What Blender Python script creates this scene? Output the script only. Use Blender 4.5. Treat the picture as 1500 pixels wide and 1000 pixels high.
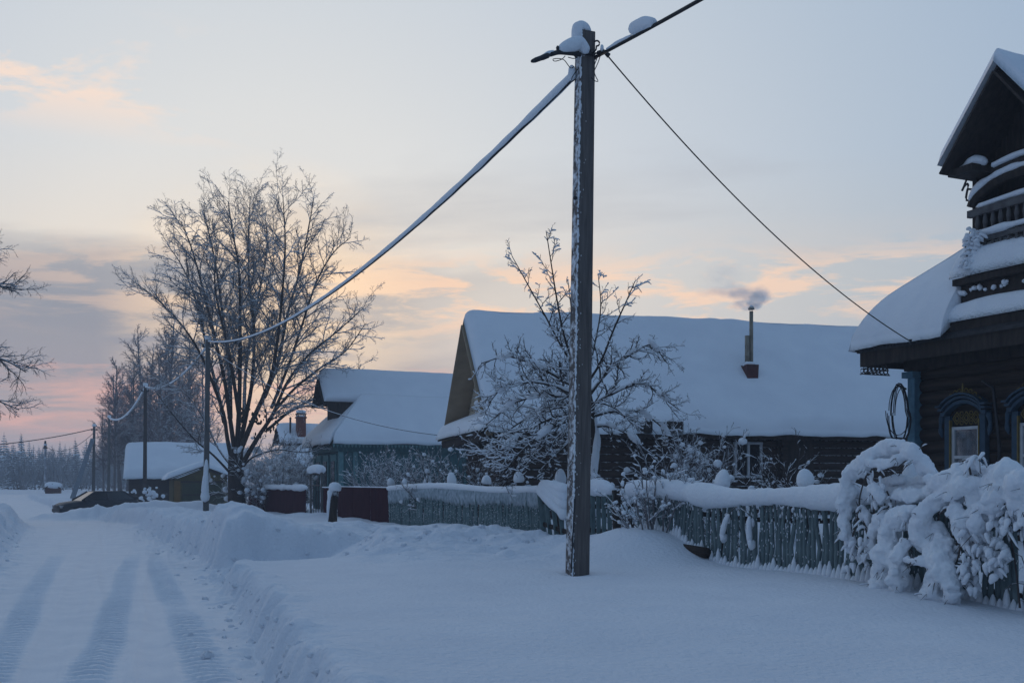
import bpy, bmesh, math, random
import numpy as np
from mathutils import Vector, Matrix, noise as mnoise

for o in list(bpy.data.objects): bpy.data.objects.remove(o)
SC = bpy.context.scene
COL = SC.collection
R = math.radians

# ------------------------------------------------------------------ camera
EYE = 1.65
cam_d = bpy.data.cameras.new('camera')
cam = bpy.data.objects.new('camera', cam_d); COL.objects.link(cam)
cam.location = (0, 0, EYE); cam.rotation_euler = (R(90), 0, 0)
cam_d.sensor_width = 36.0; cam_d.lens = 36.0
cam_d.shift_y = 205/1500.0
cam_d.clip_start = 0.1; cam_d.clip_end = 6000
SC.camera = cam
SC.render.resolution_x = 1024; SC.render.resolution_y = 682

# ------------------------------------------------------------------ world
SUN_AZ, SUN_EL = -13.0, 2.5           # degrees: azimuth left of the view axis, elevation
W = bpy.data.worlds.new('World'); SC.world = W; W.use_nodes = True
def build_world():
    nt = W.node_tree; nt.nodes.clear(); N = nt.nodes; L = nt.links
    def nd(t, **k):
        n = N.new(t)
        for a, b in k.items(): setattr(n, a, b)
        return n
    def math_(op, a, b=None, clamp=False):
        n = nd('ShaderNodeMath', operation=op); n.use_clamp = clamp
        for i, x in enumerate((a, b)):
            if x is None: continue
            if isinstance(x, (int, float)): n.inputs[i].default_value = x
            else: L.new(x, n.inputs[i])
        return n.outputs[0]
    def ramp(x, stops, interp='LINEAR'):
        n = nd('ShaderNodeValToRGB'); n.color_ramp.interpolation = interp
        e = n.color_ramp.elements
        while len(e) < len(stops): e.new(0.5)
        for q, (p, c) in zip(e, stops):
            q.position = p; q.color = (c, c, c, 1) if isinstance(c, (int, float)) else (*c, 1)
        L.new(x, n.inputs[0]); return n.outputs[0]
    def mix(f, a, b, bt='MIX'):
        n = nd('ShaderNodeMix', data_type='RGBA', blend_type=bt)
        for sock, x in ((n.inputs[0], f), (n.inputs[6], a), (n.inputs[7], b)):
            if isinstance(x, (int, float)): sock.default_value = x
            elif isinstance(x, tuple): sock.default_value = (*x, 1)
            else: L.new(x, sock)
        return n.outputs[2]
    tc = nd('ShaderNodeTexCoord'); sep = nd('ShaderNodeSeparateXYZ')
    nrm = nd('ShaderNodeVectorMath', operation='NORMALIZE'); L.new(tc.outputs['Generated'], nrm.inputs[0])
    L.new(nrm.outputs[0], sep.inputs[0])
    x, y, z = sep.outputs
    sky = nd('ShaderNodeTexSky', sky_type='NISHITA'); sky.sun_disc = False
    sky.sun_elevation = R(SUN_EL); sky.sun_rotation = R(SUN_AZ)
    sky.air_density = 1.0; sky.dust_density = 1.5; sky.ozone_density = 1.5
    # angle from the hidden sun drives the brightness of the thin overcast veil
    sd = Vector((math.sin(R(SUN_AZ))*math.cos(R(SUN_EL+6)), math.cos(R(SUN_AZ))*math.cos(R(SUN_EL+6)), math.sin(R(SUN_EL+6))))
    dt = nd('ShaderNodeVectorMath', operation='DOT_PRODUCT'); L.new(nrm.outputs[0], dt.inputs[0]); dt.inputs[1].default_value = sd
    ang = math_('DIVIDE', math_('ARCCOSINE', dt.outputs['Value']), math.pi)
    el = math_('DIVIDE', math_('ARCSINE', z), math.pi/2)
    veil = ramp(ang, [(0.0, (0.74, 0.75, 0.74)), (0.06, (0.73, 0.755, 0.765)), (0.12, (0.60, 0.66, 0.73)), (0.18, (0.47, 0.56, 0.67)), (0.24, (0.36, 0.47, 0.62)),
                      (0.34, (0.212, 0.325, 0.51)), (0.6, (0.132, 0.23, 0.385)), (1.0, (0.115, 0.205, 0.35))])
    warm = ramp(el, [(0.0, (1.0, 0.84, 0.70)), (0.06, (1.0, 0.85, 0.73)), (0.12, (1.0, 0.88, 0.76)), (0.19, (0.90, 0.88, 0.86)), (0.28, (0.86, 0.86, 0.86))])
    veil = mix(1.0, veil, mix(ramp(ang, [(0.0, 1.0), (0.16, 0.95), (0.34, 0.25), (0.6, 0.1)]), (0.86, 0.86, 0.86), warm), 'MULTIPLY')
    veil = mix(1.0, veil, (1.25, 1.25, 1.25), 'MULTIPLY')
    base = mix(0.9, mix(1.0, sky.outputs[0], (0.09, 0.09, 0.09), 'MULTIPLY'), veil)
    # cloud layer, projected on a flat deck
    den = math_('ADD', math_('MAXIMUM', z, 0.0), 0.10)
    cx = math_('DIVIDE', x, den); cy = math_('DIVIDE', y, den)
    cmb = nd('ShaderNodeCombineXYZ'); L.new(cx, cmb.inputs[0]); L.new(cy, cmb.inputs[1])
    def noise(scale, detail, loc, sc=(1, 1, 1), rough=0.55):
        mp = nd('ShaderNodeMapping'); mp.inputs['Location'].default_value = loc; mp.inputs['Scale'].default_value = sc
        L.new(cmb.outputs[0], mp.inputs[0])
        n = nd('ShaderNodeTexNoise'); n.inputs['Scale'].default_value = scale; n.inputs['Detail'].default_value = detail
        n.inputs['Roughness'].default_value = rough; n.inputs['Distortion'].default_value = 0.3
        L.new(mp.outputs[0], n.inputs['Vector']); return n.outputs[0]
    az = math_('DIVIDE', math_('ARCTAN2', x, y), math.pi); azh = math_('ADD', az, 0.5)      # 0.5 straight ahead
    n1 = noise(0.55, 6, (3.1, 1.7, 0)); n2 = noise(2.1, 9, (7.4, 2.2, 0), (1, 1.3, 1), 0.64); n3 = noise(0.9, 6, (1.2, 9.3, 0), (0.7, 1.3, 1)); n4 = noise(1.3, 7, (4.6, 5.1, 0), (0.8, 1.2, 1), 0.6)
    elw = math_('ADD', el, math_('MULTIPLY', math_('SUBTRACT', n2, 0.5), 0.05))
    elb = math_('ADD', el, math_('MULTIPLY', math_('SUBTRACT', n4, 0.5), 0.07))
    # dusk bank left of the sun
    band = ramp(elb, [(0.0, 0.85), (0.10, 1.0), (0.122, 0.9), (0.142, 0.0)])
    azf = ramp(math_('ADD', azh, math_('MULTIPLY', math_('SUBTRACT', n1, 0.5), 0.12)), [(0.0, 0.3), (0.25, 1.0), (0.40, 1.0), (0.47, 0.75), (0.50, 0.30), (0.54, 0.0)])
    bank = math_('MULTIPLY', math_('MULTIPLY', band, azf), 0.95)
    bankcol = ramp(el, [(0.0, (0.40, 0.345, 0.37)), (0.035, (0.42, 0.35, 0.37)), (0.06, (0.33, 0.315, 0.36)), (0.10, (0.295, 0.312, 0.365)), (0.13, (0.36, 0.37, 0.41))])
    c1 = mix(bank, base, bankcol)
    # salmon streak low over the forest, peach streaks either side of the sun
    lo_ = math_('MULTIPLY', math_('MULTIPLY', ramp(n4, [(0.36, 0.0), (0.56, 1.0)]), ramp(elw, [(0.018, 0.0), (0.042, 0.95), (0.055, 1.0), (0.066, 0.0)])), ramp(azh, [(0.2, 0.0), (0.34, 1.0), (0.46, 0.8), (0.56, 0.2), (0.7, 0.0)]))
    c2 = mix(math_('MULTIPLY', lo_, 0.95), c1, (0.98, 0.53, 0.42))
    hi_ = math_('MULTIPLY', math_('MULTIPLY', ramp(n2, [(0.45, 0.0), (0.54, 1.0)]), ramp(elw, [(0.088, 0.0), (0.105, 0.9), (0.126, 1.0), (0.142, 0.1), (0.16, 0.0)])), ramp(azh, [(0.33, 0.15), (0.40, 0.5), (0.432, 1.0), (0.56, 0.85), (0.62, 0.7), (0.72, 0.0)]))
    c2 = mix(math_('MULTIPLY', hi_, 0.85), c2, (1.12, 0.74, 0.50))
    # sunlit spot of cloud before the sun itself
    c2 = mix(math_('MULTIPLY', ramp(ang, [(0.0, 0.9), (0.014, 0.75), (0.05, 0.0)]), ramp(n2, [(0.35, 0.0), (0.55, 1.0)])), c2, (1.25, 0.92, 0.58))
    # small high wisps: some catch the light, most are grey
    pw = math_('MULTIPLY', math_('MULTIPLY', ramp(n2, [(0.50, 0.0), (0.58, 1.0)]), ramp(el, [(0.19, 0.0), (0.215, 1.0), (0.235, 0.8), (0.26, 0.0)])), ramp(azh, [(0.30, 1.0), (0.40, 0.7), (0.44, 0.0)]))
    c3 = mix(math_('MULTIPLY', pw, 0.85), c2, (1.08, 0.80, 0.62))
    gw = math_('MULTIPLY', ramp(n3, [(0.54, 0.0), (0.70, 1.0)]), ramp(el, [(0.10, 0.0), (0.15, 0.8), (0.26, 0.6), (0.45, 0.2)]))
    c4 = mix(math_('MULTIPLY', gw, 0.5), c3, (0.42, 0.43, 0.47))
    below = ramp(z, [(0.0, 0.0), (0.0005, 1.0)])
    c5 = mix(below, (0.12, 0.15, 0.20), c4)
    bg = nd('ShaderNodeBackground'); L.new(c5, bg.inputs[0]); bg.inputs[1].default_value = 1.0
    out = nd('ShaderNodeOutputWorld'); L.new(bg.outputs[0], out.inputs[0])
build_world()

sun_d = bpy.data.lights.new('sun', 'SUN'); sun_d.energy = 0.35; sun_d.angle = R(12); sun_d.color = (1.0, 0.72, 0.5)
sun = bpy.data.objects.new('sun', sun_d); COL.objects.link(sun)
sun.rotation_euler = (R(90-SUN_EL), 0, R(180-SUN_AZ)); sun.location = (0, 0, 30)

SC.view_settings.view_transform = 'Standard'; SC.view_settings.look = 'None'
SC.view_settings.exposure = 0.0; SC.view_settings.gamma = 1.0; SC.view_settings.use_curve_mapping = False

# ------------------------------------------------------------------ street frame
DS = Vector((-0.4027, 0.9153, 0)); NS = Vector((0.9153, 0.4027, 0))
def st(s, t, z=0.0):
    return Vector((s*DS.x + t*NS.x, s*DS.y + t*NS.y, z))
def P(u, v, D):                        # surveyed point: bearing, height angle, distance
    return Vector(((u-750)/1500*D, D, EYE + (705-v)/1500*D))
def on_t(u, v, t):                     # the same on a vertical plane parallel to the street
    k = (u-750)/1500.0
    return P(u, v, t/(0.9153*k + 0.4027))

# ------------------------------------------------------------------ noise (numpy)
def _hash(ix, iy, seed):
    h = (ix.astype(np.int64)*374761393 + iy.astype(np.int64)*668265263 + seed*974634777) & 0xFFFFFFFF
    h = ((h ^ (h >> 13))*1274126177) & 0xFFFFFFFF
    h = h ^ (h >> 16)
    return (h & 0xFFFFFF)/float(0xFFFFFF)
def vn(x, y, seed=0):
    x = np.asarray(x, float); y = np.asarray(y, float)
    ix = np.floor(x); iy = np.floor(y); fx = x-ix; fy = y-iy
    fx = fx*fx*fx*(fx*(fx*6-15)+10); fy = fy*fy*fy*(fy*(fy*6-15)+10)
    a = _hash(ix, iy, seed); b = _hash(ix+1, iy, seed); c = _hash(ix, iy+1, seed); d = _hash(ix+1, iy+1, seed)
    return (a*(1-fx)+b*fx)*(1-fy) + (c*(1-fx)+d*fx)*fy - 0.5
def fbm(x, y, oct=4, seed=0):
    v = 0; a = 1.0
    for i in range(oct):
        v = v + a*vn(x*2**i + i*17.3, y*2**i - i*9.1, seed+i); a *= 0.5
    return v
def ss(e0, e1, x):
    q = np.clip((np.asarray(x, float)-e0)/(e1-e0), 0, 1); return q*q*(3-2*q)

# ------------------------------------------------------------------ materials
MATS = {}
SNOW_RGB = (0.80, 0.83, 0.87)
def mat(name, col, col2=None, rough=0.8, scale=6.0, stretch=(1, 1, 1), bump=0.0, bscale=None, snow=None, frost=None, spec=0.3, metallic=0.0, coat=None):
    """procedural material; snow=(threshold, softness) settles snow on upward faces, frost=(dir, amount, scale) rime clinging to one side"""
    if name in MATS: return MATS[name]
    m = bpy.data.materials.new(name); m.use_nodes = True; MATS[name] = m
    nt = m.node_tree; N = nt.nodes; L = nt.links
    b = N['Principled BSDF']; b.inputs['Roughness'].default_value = rough
    b.inputs['Specular IOR Level'].default_value = spec; b.inputs['Metallic'].default_value = metallic
    tc = N.new('ShaderNodeTexCoord'); mp = N.new('ShaderNodeMapping'); mp.inputs['Scale'].default_value = stretch
    L.new(tc.outputs['Object'], mp.inputs[0])
    nz = N.new('ShaderNodeTexNoise'); nz.inputs['Scale'].default_value = scale; nz.inputs['Detail'].default_value = 5
    L.new(mp.outputs[0], nz.inputs['Vector'])
    rp = N.new('ShaderNodeValToRGB'); rp.color_ramp.elements[0].position = 0.3; rp.color_ramp.elements[1].position = 0.7
    c2 = col2 or tuple(c*0.6 for c in col)
    rp.color_ramp.elements[0].color = (*c2, 1); rp.color_ramp.elements[1].color = (*col, 1)
    L.new(nz.outputs[0], rp.inputs[0]); cur = rp.outputs[0]
    def mixin(mask, c):
        nonlocal cur
        mx = N.new('ShaderNodeMix'); mx.data_type = 'RGBA'; L.new(mask, mx.inputs[0]); L.new(cur, mx.inputs[6])
        mx.inputs[7].default_value = (*c, 1); cur = mx.outputs[2]
    geo = None
    for spec_, isn in ((snow, True), (frost, False)):
        if not spec_: continue
        geo = geo or N.new('ShaderNodeNewGeometry')
        d = (0, 0, 1) if isn else spec_[0]
        dp = N.new('ShaderNodeVectorMath'); dp.operation = 'DOT_PRODUCT'; L.new(geo.outputs['Normal'], dp.inputs[0]); dp.inputs[1].default_value = d
        n2 = N.new('ShaderNodeTexNoise'); n2.inputs['Scale'].default_value = 9.0 if isn else spec_[2]; n2.inputs['Detail'].default_value = 4
        L.new(tc.outputs['Object'], n2.inputs['Vector'])
        ad = N.new('ShaderNodeMath'); ad.operation = 'MULTIPLY_ADD'; L.new(n2.outputs[0], ad.inputs[0]); ad.inputs[1].default_value = 0.9 if isn else 2.2
        L.new(dp.outputs['Value'], ad.inputs[2])
        mr = N.new('ShaderNodeMapRange'); L.new(ad.outputs[0], mr.inputs[0])
        th = (spec_[0]+0.45) if isn else (spec_[1]+1.1); so = spec_[1] if isn else 0.25
        mr.inputs[1].default_value = th-so; mr.inputs[2].default_value = th+so
        mixin(mr.outputs[0], SNOW_RGB)
    L.new(cur, b.inputs['Base Color'])
    if bump:
        n3 = N.new('ShaderNodeTexNoise'); n3.inputs['Scale'].default_value = bscale or scale*3; n3.inputs['Detail'].default_value = 4
        L.new(mp.outputs[0], n3.inputs['Vector'])
        bp = N.new('ShaderNodeBump'); bp.inputs['Strength'].default_value = 1.0; bp.inputs['Distance'].default_value = bump
        L.new(n3.outputs[0], bp.inputs['Height']); L.new(bp.outputs[0], b.inputs['Normal'])
    return m

M_FIELD = mat('snow_field', (0.76, 0.785, 0.83), (0.70, 0.73, 0.785), 0.75, 1.2, bump=0.03, bscale=16, spec=0.2)
M_SNOW = mat('snow', (0.82, 0.85, 0.89), (0.77, 0.80, 0.85), 0.7, 1.2, bump=0.012, bscale=14, spec=0.25)
M_SNOWF = mat('snow_fluffy', (0.83, 0.86, 0.89), (0.77, 0.80, 0.85), 0.75, 3, bump=0.02, bscale=22, spec=0.2)
M_ROAD = mat('snow_packed', (0.75, 0.78, 0.825), (0.66, 0.70, 0.76), 0.55, 2.2, bump=0.012, bscale=24, spec=0.3)
M_LOG = mat('dark_log', (0.055, 0.038, 0.030), (0.022, 0.016, 0.014), 0.85, 3.0, (0.35, 0.35, 5), bump=0.01, bscale=20)
M_LOGS = mat('dark_log_snowy', (0.075, 0.050, 0.040), (0.028, 0.020, 0.017), 0.85, 3.0, (0.35, 0.35, 5), bump=0.01, bscale=20, snow=(0.86, 0.08))
M_PLANK = mat('dark_plank', (0.050, 0.037, 0.031), (0.022, 0.017, 0.015), 0.85, 4.0, (3, 3, 0.6), bump=0.006, bscale=18)
M_PLANKS = mat('dark_plank_snowy', (0.060, 0.045, 0.037), (0.026, 0.020, 0.017), 0.85, 4.0, (3, 3, 0.6), bump=0.006, bscale=18, snow=(0.5, 0.15))
M_BLUE = mat('blue_paint', (0.10, 0.22, 0.29), (0.06, 0.14, 0.20), 0.6, 9, bump=0.003)
M_BLUED = mat('blue_trim', (0.032, 0.068, 0.105), (0.02, 0.045, 0.07), 0.6, 9, bump=0.003)
M_YEL = mat('ochre_paint', (0.19, 0.135, 0.035), (0.11, 0.08, 0.025), 0.6, 9)
M_WHITEP = mat('white_paint', (0.55, 0.56, 0.57), (0.42, 0.43, 0.45), 0.55, 7)
M_GREYW = mat('grey_timber', (0.13, 0.125, 0.125), (0.06, 0.055, 0.055), 0.8, 7)
M_TEAL = mat('teal_paint', (0.055, 0.14, 0.15), (0.03, 0.085, 0.095), 0.7, 5, (2, 2, 0.7), bump=0.004)
M_TEALL = mat('teal_light', (0.14, 0.28, 0.29), (0.09, 0.19, 0.2), 0.7, 5)
M_PICK = mat('picket_teal', (0.18, 0.25, 0.255), (0.10, 0.145, 0.15), 0.85, 7, (2, 2, 0.6), bump=0.004, frost=((-0.3, -0.5, 0.25), 1.35, 22.0))
M_PICKF = mat('picket_frosted', (0.18, 0.235, 0.24), (0.09, 0.125, 0.135), 0.85, 7, (2, 2, 0.6), bump=0.004, frost=((-0.3, -0.5, 0.25), 1.18, 24.0))
M_MAROON = mat('maroon_metal', (0.062, 0.020, 0.028), (0.045, 0.015, 0.022), 0.8, 2.0, spec=0.08)
M_SIDING = mat('cream_siding', (0.60, 0.52, 0.40), (0.52, 0.45, 0.35), 0.6, 2.0)
M_SOFFIT = mat('tan_soffit', (0.36, 0.27, 0.18), (0.28, 0.21, 0.14), 0.6, 3.0)
M_BRICK = mat('brick_red', (0.20, 0.065, 0.045), (0.12, 0.04, 0.03), 0.85, 9, bump=0.005)
M_RUST = mat('dark_red_metal', (0.11, 0.035, 0.03), (0.06, 0.022, 0.02), 0.6, 6)
M_PIPE = mat('galvanised_pipe', (0.30, 0.27, 0.22), (0.17, 0.14, 0.10), 0.5, 8, (1, 1, 0.4), metallic=0.4)
M_CONC = mat('pole_wood', (0.155, 0.135, 0.125), (0.085, 0.074, 0.070), 0.85, 6, (5, 5, 0.35), bump=0.006, bscale=16, frost=((-0.93, -0.36, 0.05), 1.15, 9.0))
M_CONCF = mat('pole_grey', (0.13, 0.125, 0.12), (0.08, 0.077, 0.075), 0.85, 5, (4, 4, 0.4), bump=0.006, frost=((-0.95, -0.25, 0.1), 0.95, 3.0))
M_POLEW = mat('pole_rimed', (0.30, 0.32, 0.35), (0.20, 0.21, 0.24), 0.85, 5, frost=((-0.9, -0.4, 0.1), 0.3, 3.0))
M_CABLE = mat('black_cable', (0.018, 0.018, 0.02), None, 0.6, 10)
M_METAL = mat('dark_metal', (0.045, 0.045, 0.05), None, 0.5, 10, metallic=0.4)
M_BARK = mat('bark_dark', (0.060, 0.045, 0.038), (0.030, 0.023, 0.020), 0.9, 6, (3, 3, 0.8), bump=0.02, bscale=14, snow=(0.55, 0.18))
M_TWIG = mat('twig_dark', (0.085, 0.070, 0.066), (0.05, 0.042, 0.04), 0.9, 6, snow=(0.62, 0.2))
M_TWIGF = mat('twig_frosted', (0.20, 0.19, 0.20), (0.11, 0.10, 0.105), 0.9, 6, snow=(0.35, 0.3))
M_BIRCH = mat('birch_bark', (0.20, 0.18, 0.18), (0.09, 0.08, 0.08), 0.85, 5, (1, 1, 3))
M_TWIGB = mat('birch_twig', (0.13, 0.105, 0.11), (0.09, 0.07, 0.075), 0.9, 6, snow=(0.5, 0.3))
M_SPRUCE = mat('spruce_needles', (0.040, 0.058, 0.056), (0.024, 0.036, 0.038), 0.9, 3, snow=(0.55, 0.3))
M_GARAGE = mat('garage_ochre', (0.105, 0.085, 0.022), (0.075, 0.06, 0.016), 0.7, 4)
M_GARAGEG = mat('garage_green', (0.050, 0.060, 0.030), (0.035, 0.042, 0.022), 0.7, 4)
M_ORANGE = mat('ochre_board', (0.20, 0.11, 0.025), (0.15, 0.08, 0.02), 0.7, 4)
M_CAR = mat('car_paint', (0.030, 0.034, 0.042), (0.024, 0.027, 0.034), 0.5, 3, spec=0.3)
M_GLASS = mat('car_glass', (0.02, 0.024, 0.03), None, 0.08, 3, spec=0.8)
M_TYRE = mat('tyre', (0.02, 0.02, 0.02), None, 0.9, 20)
M_RIM = mat('rim', (0.25, 0.26, 0.28), None, 0.4, 20, metallic=0.7)
M_LAMP = mat('lamp_lens', (0.35, 0.36, 0.38), None, 0.2, 5)
M_CURT = mat('curtain', (0.30, 0.29, 0.29), (0.20, 0.195, 0.20), 0.9, 5, (9, 9, 0.5))
M_DARK = mat('dark_room', (0.03, 0.03, 0.034), None, 0.9, 5)
def glass_mat():
    m = bpy.data.materials.new('window_glass'); m.use_nodes = True; nt = m.node_tree; N = nt.nodes
    b = N['Principled BSDF']; b.inputs['Base Color'].default_value = (0.9, 0.95, 1, 1); b.inputs['Roughness'].default_value = 0.03
    tr = N.new('ShaderNodeBsdfTransparent'); tr.inputs[0].default_value = (0.8, 0.83, 0.86, 1)
    gl = N.new('ShaderNodeBsdfGlossy'); gl.inputs['Roughness'].default_value = 0.04
    fr0 = N.new('ShaderNodeFresnel'); fr0.inputs[0].default_value = 1.45; fr = N.new('ShaderNodeMath'); fr.operation = 'MULTIPLY'; fr.inputs[1].default_value = 0.5; nt.links.new(fr0.outputs[0], fr.inputs[0])
    mx = N.new('ShaderNodeMixShader'); nt.links.new(fr.outputs[0], mx.inputs[0]); nt.links.new(tr.outputs[0], mx.inputs[1]); nt.links.new(gl.outputs[0], mx.inputs[2])
    nt.links.new(mx.outputs[0], N['Material Output'].inputs[0]); return m
M_WGLASS = glass_mat()

# ------------------------------------------------------------------ objects
ORIGIN = {}
def tag(o, label=None, cat=None, group=None, kind=None):
    for k, v in (('label', label), ('category', cat), ('group', group), ('kind', kind)):
        if v: o[k] = v
    return o
def thing(name, loc, label, cat, group=None):
    o = bpy.data.objects.new(name, None); COL.objects.link(o); o.location = loc; o.empty_display_size = 0.3
    ORIGIN[o] = Vector(loc); return tag(o, label, cat, group)
def link(name, me, parent=None, m=None):
    o = bpy.data.objects.new(name, me); COL.objects.link(o)
    if parent is not None: o.parent = parent; ORIGIN[o] = ORIGIN[parent]
    else: ORIGIN[o] = Vector((0, 0, 0))
    if m and not me.materials: me.materials.append(m)
    return o
def copy_tree(o, parent=None):
    c = o.copy(); COL.objects.link(c)
    if parent is not None: c.parent = parent
    for ch in o.children: copy_tree(ch, c)
    return c

class MB:
    def __init__(s): s.v = []; s.f = []
    def add(s, vs, fs):
        n = len(s.v); s.v.extend(tuple(x) for x in vs); s.f.extend(tuple(i+n for i in f) for f in fs); return s
    def box8(s, p):            # bottom 4 ccw, top 4
        return s.add(p, [(3, 2, 1, 0), (4, 5, 6, 7), (0, 1, 5, 4), (1, 2, 6, 5), (2, 3, 7, 6), (3, 0, 4, 7)])
    def box(s, c, ax, ay, az, hx, hy, hz):
        c, ax, ay, az = Vector(c), Vector(ax)*hx, Vector(ay)*hy, Vector(az)*hz
        q = [(-1, -1), (1, -1), (1, 1), (-1, 1)]
        return s.box8([c+ax*i+ay*j-az for i, j in q] + [c+ax*i+ay*j+az for i, j in q])
    def stbox(s, s0, s1, t0, t1, z0, z1):     # box in street coordinates
        return s.box(st((s0+s1)/2, (t0+t1)/2, (z0+z1)/2), DS, NS, (0, 0, 1), abs(s1-s0)/2, abs(t1-t0)/2, abs(z1-z0)/2)
    def prism(s, poly, ext):   # planar polygon of 3d points extruded by vector
        n = len(poly); e = Vector(ext); a = [Vector(p) for p in poly]
        return s.add(a+[p+e for p in a], [tuple(range(n))[::-1], tuple(range(n, 2*n))]+[(i, (i+1) % n, n+(i+1) % n, n+i) for i in range(n)])
    def bar(s, a, b, w, h, up=(0, 0, 1)):
        a, b = Vector(a), Vector(b); d = (b-a); L = d.length; d.normalize(); side = d.cross(Vector(up)).normalized(); u2 = side.cross(d)
        return s.box((a+b)/2, d, side, u2, L/2, w/2, h/2)
    def tube(s, pts, rad, n=6, cap=True, flat=1.0):
        p = np.array([tuple(q) for q in pts], float); k = len(p)
        r = np.full(k, rad, float) if np.isscalar(rad) else np.asarray(rad, float)
        T = np.gradient(p, axis=0); T /= np.linalg.norm(T, axis=1, keepdims=True)+1e-9
        ref = np.array([0, 0, 1.0]) if abs(T[:, 2]).mean() < 0.8 else np.array([1.0, 0.13, 0])
        A = np.cross(T, ref); A /= np.linalg.norm(A, axis=1, keepdims=True)+1e-9; B = np.cross(A, T)
        th = np.arange(n)*2*math.pi/n
        ring = p[:, None] + r[:, None, None]*(np.cos(th)[None, :, None]*A[:, None] + flat*np.sin(th)[None, :, None]*B[:, None])
        n0 = len(s.v); s.v.extend(map(tuple, ring.reshape(-1, 3).tolist()))
        for i in range(k-1):
            for j in range(n):
                a = n0+i*n+j; b = n0+i*n+(j+1) % n
                s.f.append((a, b, b+n, a+n))
        if cap: s.f.append(tuple(n0+j for j in range(n))[::-1]); s.f.append(tuple(n0+(k-1)*n+j for j in range(n)))
        return s
    def lathe(s, c, prof, n=12, axis=(0, 0, 1), jit=0.0, seed=0):
        c = Vector(c); a = Vector(axis).normalized(); x = a.orthogonal().normalized(); y = a.cross(x); n0 = len(s.v); k = len(prof)
        rg = random.Random(seed); ph = rg.random()*6
        for r, h in prof:
            for j in range(n):
                t = 2*math.pi*j/n; rr = r*(1+jit*math.sin(2*t+ph+h*3)+jit*0.6*math.sin(3*t+ph*2-h*5))
                s.v.append(tuple(c+a*h+(x*math.cos(t)+y*math.sin(t))*rr))
        for i in range(k-1):
            for j in range(n):
                p = n0+i*n+j; q = n0+i*n+(j+1) % n; s.f.append((p, q, q+n, p+n))
        s.f.append(tuple(n0+j for j in range(n))[::-1]); s.f.append(tuple(n0+(k-1)*n+j for j in range(n)))
        return s
    def blob(s, c, r, seed=0, amp=0.25, sub=2, sq=(1, 1, 1)):
        vs, fs = ICO[sub]; c = Vector(c); off = Vector((seed*1.7, seed*0.9, seed*2.3))
        out = []
        for v in vs:
            k = 1+amp*2*mnoise.noise(v*1.3+off)
            out.append((c.x+v.x*r*k*sq[0], c.y+v.y*r*k*sq[1], c.z+v.z*r*k*sq[2]))
        return s.add(out, fs)
    def mesh(s, name, m, smooth=False, org=(0, 0, 0)):
        me = bpy.data.meshes.new(name); o = Vector(org)
        me.from_pydata([(x-o.x, y-o.y, z-o.z) for x, y, z in s.v], [], s.f)
        if smooth: me.polygons.foreach_set('use_smooth', [True]*len(me.polygons))
        if m: me.materials.append(m)
        me.update(); return me
    def build(s, name, m, parent=None, smooth=False):
        org = ORIGIN[parent] if parent is not None else (0, 0, 0)
        return link(name, s.mesh(name, m, smooth, org), parent)
    def own(s, name, m, loc, label, cat, group=None, smooth=False, kind=None):   # a thing that is one mesh
        o = link(name, s.mesh(name, m, smooth, loc)); o.location = loc; ORIGIN[o] = Vector(loc)
        return tag(o, label, cat, group, kind)
ICO = {}
for _s in (1, 2, 3):
    _b = bmesh.new(); bmesh.ops.create_icosphere(_b, subdivisions=_s, radius=1.0)
    ICO[_s] = ([v.co.copy() for v in _b.verts], [tuple(v.index for v in f.verts) for f in _b.faces]); _b.free()
def catmull(pts, n=6):
    p = [Vector(q) for q in pts]; p = [p[0]*2-p[1]] + p + [p[-1]*2-p[-2]]; out = []
    for i in range(1, len(p)-2):
        for k in range(n):
            t = k/n; a, b, c, d = p[i-1], p[i], p[i+1], p[i+2]
            out.append(0.5*((2*b)+(c-a)*t+(2*a-5*b+4*c-d)*t*t+(3*b-a-3*c+d)*t**3))
    out.append(p[-2]); return out
def lerp_list(vals, n):
    return np.interp(np.linspace(0, 1, n), np.linspace(0, 1, len(vals)), vals)
EGG = [(0.02, -0.02), (0.80, 0.0), (0.98, 0.35), (1.0, 0.75), (0.93, 1.25), (0.78, 1.75), (0.52, 2.2), (0.25, 2.42), (0.04, 2.48)]
def egg(mb, c, r, h=1.0, seed=0): mb.lathe(c, [(a*r, b*r*h*(0.78+0.12*(seed % 4))) for a, b in EGG], 14, (0.07*((seed*7) % 5-2), 0.05*((seed*3) % 5-2), 1), 0.06+0.03*(seed % 3), seed)

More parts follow.
